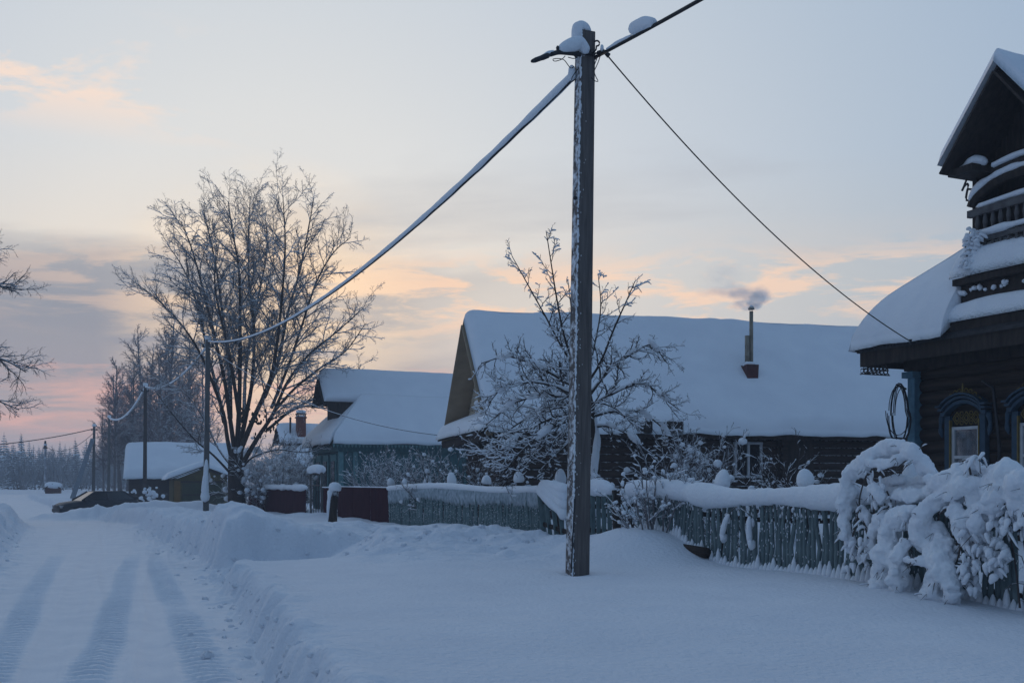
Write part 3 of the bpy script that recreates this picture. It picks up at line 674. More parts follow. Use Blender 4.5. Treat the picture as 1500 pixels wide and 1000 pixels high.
        for i in range(2):
            c = cs-0.11+i*0.22
            for zz in (0.09, -0.09): mb.tube([st(c+0.04*math.cos(a), t_-0.045, zt_-0.17+zz+0.035*math.sin(a)) for a in np.linspace(0, 6.28, 8)], 0.011, 4, False)
        mb.build('lattice_ornament', M_YEL, root_w)
        # ochre crest of scrolls above the hood
        mb = MB()
        for sg in (1, -1):
            for i in range(4):
                c0 = cs+sg*(0.07+0.10*i); z0_ = zt_+0.33-0.035*i*i*0.6
                pts = [st(c0+sg*(0.055-0.006*q)*math.cos(q*0.75), t_-0.14, z0_+(0.055-0.006*q)*math.sin(q*0.75)) for q in range(8)]
                mb.tube(pts, 0.014, 4)
                mb.tube([st(c0, t_-0.14, z0_-0.07), st(c0+sg*0.05, t_-0.14, z0_-0.02)], 0.015, 4)
        mb.tube([st(cs, t_-0.14, zt_+0.2), st(cs, t_-0.14, zt_+0.48)], [0.03, 0.012], 5)
        mb.build('crest_ornament', M_YEL, root_w)
        # sash: one wide light above, two below
        z0_, z1_ = zb_-0.1, zt_-0.33; zm = z0_+(z1_-z0_)*0.60; a0, a1 = cs-hw_+0.14, cs+hw_-0.14
        sash = MB()
        for sg in (a0+0.03, a1-0.03): sash.stbox(sg-0.03, sg+0.03, t_-0.07, t_+0.0, z0_, z1_)
        for zz in (z0_+0.03, z1_-0.03, zm): sash.stbox(a0+0.061, a1-0.061, t_-0.065, t_-0.005, zz-0.028, zz+0.028)
        sash.stbox(cs-0.02, cs+0.02, t_-0.06, t_-0.01, z0_+0.06, zm-0.03)
        so = sash.build('window_sash', M_WHITEP, root)
        for (p0, p1, q0, q1) in ((a0+0.062, a1-0.062, zm+0.03, z1_-0.06), (a0+0.062, cs-0.021, z0_+0.06, zm-0.03), (cs+0.021, a1-0.062, z0_+0.06, zm-0.03)):
            MB().stbox(p0, p1, t_-0.035, t_-0.029, q0, q1).build('pane', M_WGLASS, so)
        # curtain behind glass
        mb = MB(); n = 30; lo = []; hi = []
        for i in range(n+1):
            a = a0+0.05+(a1-a0-0.10)*i/n; tt = t_+0.012+0.008*math.sin(i*1.4)
            lo.append(st(a, tt, z0_+0.03)); hi.append(st(a, tt, z1_-0.03))
        mb.add(lo+hi, [(i, i+1, n+2+i, n+1+i) for i in range(n)]); mb.build('curtain', M_CURT, so, True)
        for i in range(4):
            mb = MB(); q = a0+0.12+i*(a1-a0-0.24)/3
            mb.stbox(q-0.012, q+0.012, t_-0.004, t_-0.001, zm+0.10, z1_-0.16); mb.build('curtain_fold', M_CURT, so)
    c1 = on_t(1421, 640, TF); s_c1 = c1.x*DS.x+c1.y*DS.y
    window(s_c1); window(s_c1-1.52); window(s_c1-3.04)
    # down pipe / cable pole between the windows
    mb = MB(); mb.tube([st(s_c1-0.74, TF-0.12, 0.6), st(s_c1-0.78, TF-0.14, 2.3), st(s_c1-0.70, TF-0.2, 3.35), st(s_c1-0.5, TF-0.25, 3.5)], 0.03, 6); mb.build('conduit', M_METAL, root, True)
    # coil of spare cable hanging on the corner
    mb = MB()
    for i in range(7):
        rg = random.Random(i*3); a = 0.15+rg.uniform(-0.04, 0.06); b = 0.56+rg.uniform(-0.07, 0.07)
        c = st(s1+0.16+rg.uniform(-0.03, 0.04), TF-0.36+rg.uniform(-0.04, 0.04), 3.02+rg.uniform(-0.05, 0.05)); d1 = -Vector((0.92+rg.uniform(-.2, .1), -0.39+rg.uniform(-.3, .3), 0)).normalized()
        pts = [c+d1*(a*math.cos(q)*(1.15 if math.sin(q) < 0 else 0.85))+Vector((0, 0, b*math.sin(q))) for q in np.linspace(0, 6.283, 22)]
        mb.tube(pts, 0.009, 5, False)
    mb.tube([st(s1+0.15, TF-0.2, 3.5), st(s1+0.3, TF-0.33, 3.6)], 0.02, 5)
    coil = mb.own('cable_coil', M_CABLE, st(s1+0.3, TF-0.33, 3.0), 'coil of black spare cable hung on the pale blue corner board', 'cable', None, True)
    # frozen vine on the balcony side
    rg = random.Random(9); base = st(cw+hw-0.18, tw-0.3, 5.5)
    vine = thing('climbing_vine', base, 'snow covered climbing vine at the left end of the carved balcony', 'vine')
    mt = MB(); ms = MB()
    for i in range(9):
        p = base + DS*rg.uniform(-0.35, 0.05)+NS*rg.uniform(-0.08, 0.05); pts = [p]
        for k in range(6): p = p+Vector((rg.uniform(-.06, .08), rg.uniform(-.05, .05), rg.uniform(0.06, 0.17))); pts.append(p)
        mt.tube(catmull(pts, 3), 0.012, 4)
        for q in pts[1:]:
            for _ in range(3):
                q2 = q+Vector((rg.uniform(-.08, .08), rg.uniform(-.08, .04), rg.uniform(-.06, .05))); dd = Vector((rg.uniform(-.09, .09), rg.uniform(-.04, .04), rg.uniform(-.05, .03))); snow_rope(ms, [q2-dd, q2+Vector((0, 0, 0.02)), q2+dd], [0.02, rg.uniform(0.025, 0.055), 0.02], i*5+_, 0.85, 7, 4, 0.35, 12)
    mt.build('stems', M_TWIG, vine); ms.build('snow', M_SNOWF, vine, True)
    return root
right_house()

# ================================================================== LONG HOUSE with cream gable
def long_house():
    a = Vector((0.970, 0.243, 0)); g = Vector((-0.243, 0.970, 0))          # ridge direction, across (away from camera)
    Rf = P(681, 455, 32.0); HW, L = 3.5, 17.8; ZR, ZE = 6.58, 3.02
    root = thing('log_house', Rf+Vector((0, 0, 0.4-Rf.z))+a*6, 'long dark log house with cream gable and wide snowy roof behind the fence', 'house')
    def Q(i, j, z): p = Rf + a*i + g*j; return Vector((p.x, p.y, z))          # i along ridge, j across
    wj = HW-0.55
    def bx(i0, i1, j0, j1, z0, z1): return MB().box(Q((i0+i1)/2, (j0+j1)/2, (z0+z1)/2), a, g, (0, 0, 1), (i1-i0)/2, (j1-j0)/2, (z1-z0)/2)
    bx(0.75, L-0.5, -wj+0.12, wj, 0.1, 3.5).build('wall', M_LOG, root)
    log_wall(root, Q(0.6, -wj+0.12, 0), Q(L-0.4, -wj+0.12, 0), 0.35, 3.3, 0.13, M_LOGS, seed=2)
    log_wall(root, Q(0.75, -wj, 0), Q(0.75, wj, 0), 0.45, 3.1, 0.13, M_LOGS, seed=3)
    # cross-wall log ends
    for i in (4.6, 9.3):
        mb = MB(); z = 0.48
        while z < 3.2: mb.tube([Q(i, -wj-0.22, z), Q(i, -wj+0.3, z)], 0.12, 8); z += 0.235
        mb.build('log_ends', M_LOG, root)
    # roof decks + snow
    rf = None
    for sg in (-1, 1):
        e0, e1, r0, r1 = Q(0, sg*HW, ZE), Q(L, sg*HW, ZE), Q(0, 0, ZR), Q(L, 0, ZR); n = Vector((0, 0, 0.09))
        mb = MB(); mb.box8([e0, e1, r1, r0, e0+n, e1+n, r1+n, r0+n])
        d_ = mb.build('roof', M_SOFFIT if sg > 0 else M_PLANK, root)
        mb = MB(); k = Vector((0, 0, 0.095)); ov = g*sg*0.10-Vector((0, 0, 0.08))
        if sg < 0: snow_patch(mb, e0+k+ov-a*0.05, e1+k+ov, r1+k, r0+k-a*0.05, 0.27, (1, 1, 0, 1), 0.35, 120, 50, 2, wob=0.13)
        else: snow_patch(mb, e1+k+ov, e0+k+ov-a*0.05, r0+k-a*0.05, r1+k, 0.26, (1, 1, 0, 1), 0.35, 60, 30, 2, wob=0.05)
        so = mb.build('roof_snow', M_SNOW, d_, True)
        MB().bar(Q(-0.02, 0, ZR-0.06), Q(-0.02, sg*HW, ZE-0.06), 0.04, 0.20, a).build('barge_board', M_SOFFIT, d_)
        # rafters' soffit
        mb = MB(); mb.box8([Q(0.03, sg*0.1, ZR-0.16), Q(0.72, sg*0.1, ZR-0.16), Q(0.72, sg*(HW-0.1), ZE-0.02), Q(0.03, sg*(HW-0.1), ZE-0.02), Q(0.03, sg*0.1, ZR-0.12), Q(0.72, sg*0.1, ZR-0.12), Q(0.72, sg*(HW-0.1), ZE+0.02), Q(0.03, sg*(HW-0.1), ZE+0.02)])
        mb.build('verge_soffit', M_SOFFIT, d_)
    # gable siding: lapped strips, each its own
    z = 3.55
    while z < ZR-0.35:
        h = 0.155; half = (ZR-0.12-(z+h))*HW/(ZR-ZE)-0.02
        if half > 0.05:
            mb = MB(); p = [Q(0.60, -half, z), Q(0.60, half, z), Q(0.645, half, z+h), Q(0.645, -half, z+h)]; mb.prism(p, a*0.05); mb.build('siding_strip', M_SIDING, root)
        z += h-0.004
    # attic window
    wf = MB(); j0, z0 = -0.55, 4.05
    for j in (-0.42, 0.42): wf.box(Q(0.57, j, 4.55), a, g, (0, 0, 1), 0.05, 0.05, 0.55)
    for zz in (4.02, 5.08): wf.box(Q(0.57, 0, zz), a, g, (0, 0, 1), 0.052, 0.47, 0.05)
    wf.box(Q(0.57, 0, 4.55), a, g, (0, 0, 1), 0.03, 0.025, 0.48)
    w = wf.build('attic_window', M_WHITEP, root); MB().box(Q(0.585, 0, 4.55), a, g, (0, 0, 1), 0.008, 0.40, 0.49).build('pane', M_GLASS, w)
    mb = MB(); snow_rope(mb, [Q(0.47, -0.5, 4.12), Q(0.45, 0, 4.15), Q(0.47, 0.5, 4.12)], 0.10, 4, 0.8); mb.build('sill_snow', M_SNOWF, w, True)
    mb = MB(); snow_rope(mb, [Q(0.47, -0.48, 5.16), Q(0.45, 0, 5.19), Q(0.47, 0.48, 5.16)], 0.06, 5, 0.8); mb.build('hood_snow', M_SNOWF, w, True)
    # pent roof under the gable
    mb = MB(); mb.box8([Q(-0.25, -HW, 3.02), Q(0.6, -HW+0.1, 3.4), Q(0.6, HW-0.1, 3.4), Q(-0.25, HW, 3.02), Q(-0.25, -HW, 3.08), Q(0.6, -HW+0.1, 3.46), Q(0.6, HW-0.1, 3.46), Q(-0.25, HW, 3.08)])
    pr = mb.build('pent_roof', M_PLANK, root)
    mb = MB(); snow_patch(mb, Q(-0.30, HW, 3.085), Q(-0.30, -HW-0.05, 3.085), Q(0.58, -HW+0.05, 3.46), Q(0.58, HW-0.1, 3.46), 0.30, (1, 1, 0, 1), 0.3, 50, 12, 14, wob=0.09); mb.build('pent_snow', M_SNOW, pr, True)
    bx(-0.15, 0.62, -HW+0.25, HW-0.25, 2.80, 3.0).build('cornice', M_PLANK, root)
    # fascia under the eave and sheets poking out
    MB().bar(Q(0.2, -HW+0.02, ZE-0.04), Q(L-0.1, -HW+0.02, ZE-0.04), 0.05, 0.14).build('fascia_board', M_PLANK, root)
    # window, two lights, white frame
    for ic in (8.15,):
        wf = MB(); jj = -wj-0.05
        for i in (-0.42, 0.0, 0.42): wf.box(Q(ic+i, jj, 2.30), a, g, (0, 0, 1), 0.035, 0.05, 0.52)
        for zz in (1.80, 2.81): wf.box(Q(ic, jj-0.004, zz), a, g, (0, 0, 1), 0.47, 0.05, 0.035)
        w = wf.build('window', M_WHITEP, root)
        for i in (-0.21, 0.21): MB().box(Q(ic+i, jj+0.01, 2.30), a, g, (0, 0, 1), 0.17, 0.008, 0.47).build('pane', M_GLASS, w)
    bx(9.15, 10.3, -wj-0.14, -wj-0.02, 0.4, 2.95).build('plank_door', M_PLANK, root)
    # chimney box of dark red sheet, with two flues
    b = P(1118, 540, 31.2); ci = (b-Rf).dot(a)+0.12; cj = -1.85
    zroof = ZR-(ZR-ZE)*abs(cj)/HW
    ch = MB(); ch.box8([Q(ci+dx*0.17, cj+dy*0.22, zroof-0.25) for dx, dy in ((-1, -1), (1, -1), (1, 1), (-1, 1))] + [Q(ci+dx*0.20, cj+dy*0.26, zroof+0.62) for dx, dy in ((-1, -1), (1, -1), (1, 1), (-1, 1))])
    c = ch.build('chimney', M_RUST, root)
    mb = MB(); mb.blob(Q(ci, cj, zroof+0.64), 0.22, 3, 0.2, 2, (1, 1, 0.45)); mb.build('snow_cap', M_SNOWF, c, True)
    def flue(o, r, h): return MB().lathe(Q(ci+o, cj, zroof+0.6), [(r, 0), (r, h*0.32), (r*1.06, h*0.33), (r*1.06, h*0.345), (r, h*0.35), (r, h*0.66), (r*1.06, h*0.665), (r*1.06, h*0.68), (r, h*0.69), (r, h)], 12)
    flue(-0.07, 0.075, 0.95).build('flue_pipe', M_PIPE, c, True); f = flue(0.07, 0.06, 1.72); f.build('flue_pipe', M_PIPE, c, True)
    zt = zroof+0.6+1.72; mb = MB()
    mb.lathe(Q(ci+0.07, cj, zt+0.06), [(0.10, 0), (0.11, 0.02), (0.085, 0.07), (0.02, 0.12)], 10)
    for q in range(3): mb.tube([Q(ci+0.07+0.05*math.cos(q*2.1), cj+0.05*math.sin(q*2.1), zt-0.02), Q(ci+0.07+0.05*math.cos(q*2.1), cj+0.05*math.sin(q*2.1), zt+0.08)], 0.008, 4)
    mb.build('flue_cowl', M_PIPE, c, True)
    mb = MB(); mb.blob(Q(ci+0.07, cj, zt+0.14), 0.07, 1, 0.1, 1); mb.build('snow_cap', M_SNOWF, c, True)
    # loose dark boxes on the eave (vent boards)
    for i, w_ in ((4.62, 0.17), (5.45, 0.30), (6.05, 0.30)):
        if i == 6.05: continue
        bx(i-w_, i+w_, -HW-0.16, -HW+0.3, ZE+0.05, ZE+0.38).build('eave_board', M_PLANK, root)
    return Q(ci+0.07, cj, zt+0.1), Q(-0.1, HW-0.6, 3.2)
FLUE_TOP, LH_CORNER = long_house()

# ================================================================== TEAL HOUSE with skirted gable
def teal_house(c, label, scale_=1.0, W=6.0, depth=9.5, ze=3.35, zr=6.62, wallm=None, chimney=False):
    a, d = NS, DS                        # a: into the plot, d: along the street (away)
    root = thing('wooden_house', c+a*3+d*3+Vector((0, 0, 0.4-c.z)), label, 'house')
    def Q(i, j, z): p = c + a*i + d*j; return Vector((p.x, p.y, z))
    ov = 0.45
    def bx(i0, i1, j0, j1, z0, z1): return MB().box(Q((i0+i1)/2, (j0+j1)/2, (z0+z1)/2), a, d, (0, 0, 1), (i1-i0)/2, (j1-j0)/2, (z1-z0)/2)
    core = bx(ov+0.05, depth, ov+0.05, W-ov, 0.1, ze+0.05).build('wall', wallm or M_TEAL, root)
    # vertical boards on the near side and on the front
    n = int((depth-ov)/0.22)
    for i in range(n): bx(ov+0.03+i*0.22, ov+0.03+i*0.22+0.205, ov+0.02-0.006*(i % 2), ov+0.055, 0.3, ze-0.35).build('board', wallm or M_TEAL, core)
    n = int((W-2*ov)/0.22)
    for j in range(n): bx(ov+0.02-0.006*(j % 2), ov+0.055, ov+0.06+j*0.22, ov+0.06+j*0.22+0.205, 0.3, ze-0.35).build('board', wallm or M_TEAL, core)
    for i, j in ((ov-0.04, ov-0.04), (ov+0.62, ov-0.04), (ov-0.04, W-ov-0.16)): bx(i, i+0.2, j, j+0.2, 0.3, ze-0.30).build('pilaster', M_TEALL, root)
    bx(ov-0.12, depth, ov-0.12, W-ov+0.1, ze-0.34, ze-0.02).build('frieze', wallm or M_TEAL, root)
    # front windows with carved surrounds
    for j in (1.5, 3.0, 4.5):
        w = bx(ov-0.06, ov+0.02, j-0.48, j+0.48, 1.2, 2.9).build('window_surround', M_TEALL, root)
        bx(ov-0.09, ov-0.055, j-0.32, j+0.32, 1.4, 2.6).build('pane', M_GLASS, w)
    # dentil valance along the eave
    mb = MB()
    k = 0.0
    while k < depth: mb.add([Q(k, 0.02, ze), Q(k+0.15, 0.02, ze), Q(k+0.075, 0.02, ze-0.17), Q(k, 0.05, ze), Q(k+0.15, 0.05, ze), Q(k+0.075, 0.05, ze-0.17)], [(0, 1, 2), (5, 4, 3), (0, 3, 4, 1), (1, 4, 5, 2), (2, 5, 3, 0)]); k += 0.17
    mb.build('dentil_valance', M_TEALL, root)
    # roof: skirt hip in front, projecting attic gable above
    zs = zr-(zr-ze)*0.40; jm = W/2; js = jm*0.40         # attic half width
    hipi = (zs-ze)/(zr-ze)*jm*1.0                        # plan run of the front skirt
    n = Vector((0, 0, 0.07)); k = Vector((0, 0, 0.075))
    fo = 0.10                                            # front of attic roof
    for sg in (-1, 1):
        J = lambda q: jm + sg*q
        E0, E1 = Q(0, J(jm), ze), Q(depth, J(jm), ze); H0, H1 = Q(hipi, J(js), zs), Q(depth, J(js), zs)
        F0 = Q(fo, J(js), zs); R0, R1 = Q(fo, jm, zr), Q(depth, jm, zr)
        mb = MB()
        for q in ((E0, E1, H1, H0), (F0, H1, R1, R0)): mb.box8(list(q)+[p+n for p in q])
        r_ = mb.build('roof', M_PLANK, root)
        mb = MB(); o = d*(0.08*sg)-Vector((0, 0, 0.06))
        if sg < 0:
            snow_patch(mb, E0+k+o, E1+k+o, H1+k, H0+k, 0.30, (1, 1, 0, 0), 0.35, 60, 24, 6); snow_patch(mb, F0+k-a*0.05, H1+k, R1+k, R0+k-a*0.05, 0.30, (0, 1, 0, 1), 0.30, 60, 20, 6)
        else:
            snow_patch(mb, E1+k+o, E0+k+o, H0+k, H1+k, 0.30, (1, 0, 0, 1), 0.35, 40, 16, 6); snow_patch(mb, H1+k, F0+k-a*0.05, R0+k-a*0.05, R1+k, 0.30, (0, 1, 0, 1), 0.30, 40, 16, 6)
        mb.build('roof_snow', M_SNOW, r_, True)
        MB().bar(Q(fo-0.02, jm, zr-0.08), Q(fo-0.02, J(js), zs-0.08), 0.05, 0.18, a).build('barge_board', M_PLANK, r_)
        bx(0.75, hipi+0.5, min(J(js-0.12), J(js-0.2)), max(J(js-0.12), J(js-0.2)), ze+0.5, zs+0.06).build('attic_cheek', M_PLANKS, root)
    F = [Q(0, 0, ze), Q(0, W, ze), Q(hipi, jm+js, zs), Q(hipi, jm-js, zs)]
    mb = MB(); mb.box8(F[::-1]+[p+n for p in F[::-1]]); r_ = mb.build('skirt_roof', M_PLANK, root)
    mb = MB(); o = -a*0.1-Vector((0, 0, 0.06)); snow_patch(mb, F[1]+k+o, F[0]+k+o, F[3]+k, F[2]+k, 0.30, (1, 0, 0, 0), 0.35, 40, 16, 6); mb.build('skirt_snow', M_SNOW, r_, True)
    mb = MB(); mb.prism([Q(0.75, jm-js+0.14, ze+0.6), Q(0.75, jm+js-0.14, ze+0.6), Q(0.75, jm+js-0.14, zs), Q(0.75, jm, zr-0.14), Q(0.75, jm-js+0.14, zs)], a*0.06); mb.build('attic_gable', M_PLANK, root)
    if chimney:
        cc = Q(chimney[0], jm+chimney[1], zr+0.0); mb = MB(); ch = thing  # brick stack, courses as separate rings
        st_ = MB().box(cc+Vector((0, 0, 0.0)), a, d, (0, 0, 1), 0.30, 0.30, 0.75).build('chimney', M_BRICK, root)
        MB().box(cc+Vector((0, 0, 0.80)), a, d, (0, 0, 1), 0.36, 0.36, 0.05).build('chimney_cap', M_BRICK, st_)
        MB().box(cc+Vector((0, 0, 1.06)), a, d, (0, 0, 1), 0.34, 0.34, 0.03).build('cap_plate', M_METAL, st_)
        for q in ((-.26, -.26), (.26, -.26), (.26, .26), (-.26, .26)): MB().box(cc+a*q[0]+d*q[1]+Vector((0, 0, 0.94)), a, d, (0, 0, 1), 0.04, 0.04, 0.09).build('cap_post', M_METAL, st_)
        mb = MB(); mb.blob(cc+Vector((0, 0, 1.18)), 0.36, 2, 0.1, 2, (1, 1, 0.5)); mb.blob(cc+Vector((0, 0, 0.88)), 0.34, 4, 0.1, 2, (1, 1, 0.35)); mb.build('snow_cap', M_SNOWF, st_, True)
        MB().lathe(cc+a*-0.75+Vector((0, 0, -0.3)), [(0.07, 0), (0.07, 1.0), (0.11, 1.02), (0.02, 1.12)], 8).build('flue_pipe', M_METAL, st_, True)
    return root
tc_ = P(487, 648, 46.0); tc_.z = 0.4
teal_house(tc_, 'teal board house with dark attic gable and snowy skirted roof, left of the cream gable')
c3 = P(418, 690, 70.0); c3.z = 0.4
teal_house(c3, 'snow roofed house with brick chimney half hidden behind the big bare tree', W=7.0, depth=9, ze=2.6, zr=5.4, wallm=M_PLANK, chimney=(1.6, -1.0))
# ================================================================== BARN + GARAGE
def gable_shed(name, label, c, a, g, L, HW, zw, ze, zr, wallm, gablem, snow_th, seed, gap_boards=True, cat='barn'):
    """c: middle of the front gable; a: along ridge (away), g: across"""
    root = thing(name, Vector((c.x, c.y, 0.3)), label, cat)
    def Q(i, j, z): p = c + a*i + g*j; return Vector((p.x, p.y, z))
    def bx(i0, i1, j0, j1, z0, z1): return MB().box(Q((i0+i1)/2, (j0+j1)/2, (z0+z1)/2), a, g, (0, 0, 1), (i1-i0)/2, (j1-j0)/2, (z1-z0)/2)
    core = bx(0.3, L-0.3, -HW+0.45, HW-0.45, -0.6, ze+0.1).build('wall', wallm, root)
    n = int(L-0.6)*4
    for i in range(n):
        w = (L-0.6)/n; bx(0.3+i*w+0.008, 0.3+(i+1)*w-0.008, -HW+0.41-0.012*(i % 2), -HW+0.45, -0.6, ze+0.02).build('board', wallm, core)
    mb = MB(); hh = (zr-ze)
    mb.prism([Q(0.29, -HW+0.45, ze), Q(0.29, HW-0.45, ze), Q(0.29, 0, zr-0.1)], a*0.05); mb.build('gable_wall', gablem, root)
    for sg in (-1, 1):
        e0, e1, r0, r1 = Q(0, sg*HW, ze), Q(L, sg*HW, ze), Q(0, 0, zr), Q(L, 0, zr); n_ = Vector((0, 0, 0.07)); k = Vector((0, 0, 0.075))
        mb = MB(); mb.box8([e0, e1, r1, r0, e0+n_, e1+n_, r1+n_, r0+n_]); d_ = mb.build('roof', M_PLANK, root)
        mb = MB(); o = g*(0.1*sg)-Vector((0, 0, 0.06)); f = a*0.08
        if sg < 0: snow_patch(mb, e0+k+o-f, e1+k+o, r1+k, r0+k-f, snow_th, (1, 1, 0, 1), 0.45, 50, 24, seed)
        else: snow_patch(mb, e1+k+o, e0+k+o-f, r0+k-f, r1+k, snow_th, (1, 1, 0, 1), 0.45, 50, 24, seed)
        mb.build('roof_snow', M_SNOW, d_, True)
        MB().bar(Q(-0.02, 0, zr-0.06), Q(-0.02, sg*HW, ze-0.06), 0.05, 0.16, a).build('barge_board', M_PLANK, d_)
    return root, Q, bx
def rot(v, deg): return Matrix.Rotation(R(deg), 3, 'Z') @ v
barn, _, bbx = gable_shed('barn', 'long low dark barn under a thick snow roof behind the second pole', P(185, 700, 80.0), rot(NS, -6), rot(DS, -6), 9.0, 3.1, 1.9, 1.85, 4.15, M_PLANK, M_PLANK, 0.45, 3)
gar, Qg, gbx = gable_shed('garage', 'ochre green garage with snowy gable roof beside the big bare tree', P(298, 738, 69.0), Vector((-0.36, 0.933, 0)), Vector((0.933, 0.36, 0)), 5.5, 2.35, 1.7, 1.75, 2.62, M_GARAGE, M_GARAGE, 0.30, 5, cat='garage')
bb = gbx(0.22, 0.28, -1.88, 1.88, -0.6, 1.8).build('front_wall', M_GARAGE, gar)
gbx(0.16, 0.215, -1.35, 0.02, -0.6, 1.55).build('door_leaf', M_GARAGEG, gar); gbx(0.16, 0.215, 0.05, 1.35, -0.6, 1.55).build('door_leaf', M_GARAGEG, gar)
gbx(0.12, 0.158, -1.45, 1.45, 1.58, 1.68).build('door_lintel', M_PLANK, gar); gbx(0.12, 0.15, -1.35, 1.35, 0.72, 0.80).build('door_batten', M_PLANK, gar)
gbx(0.17, 0.215, -1.87, -1.46, -0.6, 1.7).build('ochre_jamb', M_ORANGE, gar)

# little well house by the far pole
def well():
    c = P(77, 716, 100.0); root = thing('well_house', Vector((c.x, c.y, 0.5)), 'tiny brown well house with rounded snow cap near the far forest', 'well house')
    zb = 0.50; a, g = Vector((0.95, 0.3, 0)), Vector((-0.3, 0.95, 0)); c = Vector((c.x, c.y, 0))
    mb = MB(); mb.prism([c-a*0.68+Vector((0, 0, zb)), c+a*0.68+Vector((0, 0, zb)), c+a*0.68+Vector((0, 0, zb+0.5)), c+Vector((0, 0, zb+0.85)), c-a*0.68+Vector((0, 0, zb+0.5))], g*1.1); mb.build('body', mat('brown_boards', (0.11, 0.045, 0.03), None, 0.8, 5), root)
    mb = MB(); mb.blob(c+g*0.5+Vector((0, 0, zb+0.74)), 0.82, 2, 0.06, 3, (1, 0.85, 0.50)); mb.build('snow_cap', M_SNOW, root, True)
    mb = MB(); mb.prism([c-a*0.8-g*0.12+Vector((0, 0, zb+0.42)), c-g*0.12+Vector((0, 0, zb+0.86)), c+a*0.8-g*0.12+Vector((0, 0, zb+0.42)), c+a*0.8-g*0.12+Vector((0, 0, zb+0.50)), c-g*0.12+Vector((0, 0, zb+0.95)), c-a*0.8-g*0.12+Vector((0, 0, zb+0.50))], g*0.1); mb.build('roof_edge', M_PLANK, root)
well()

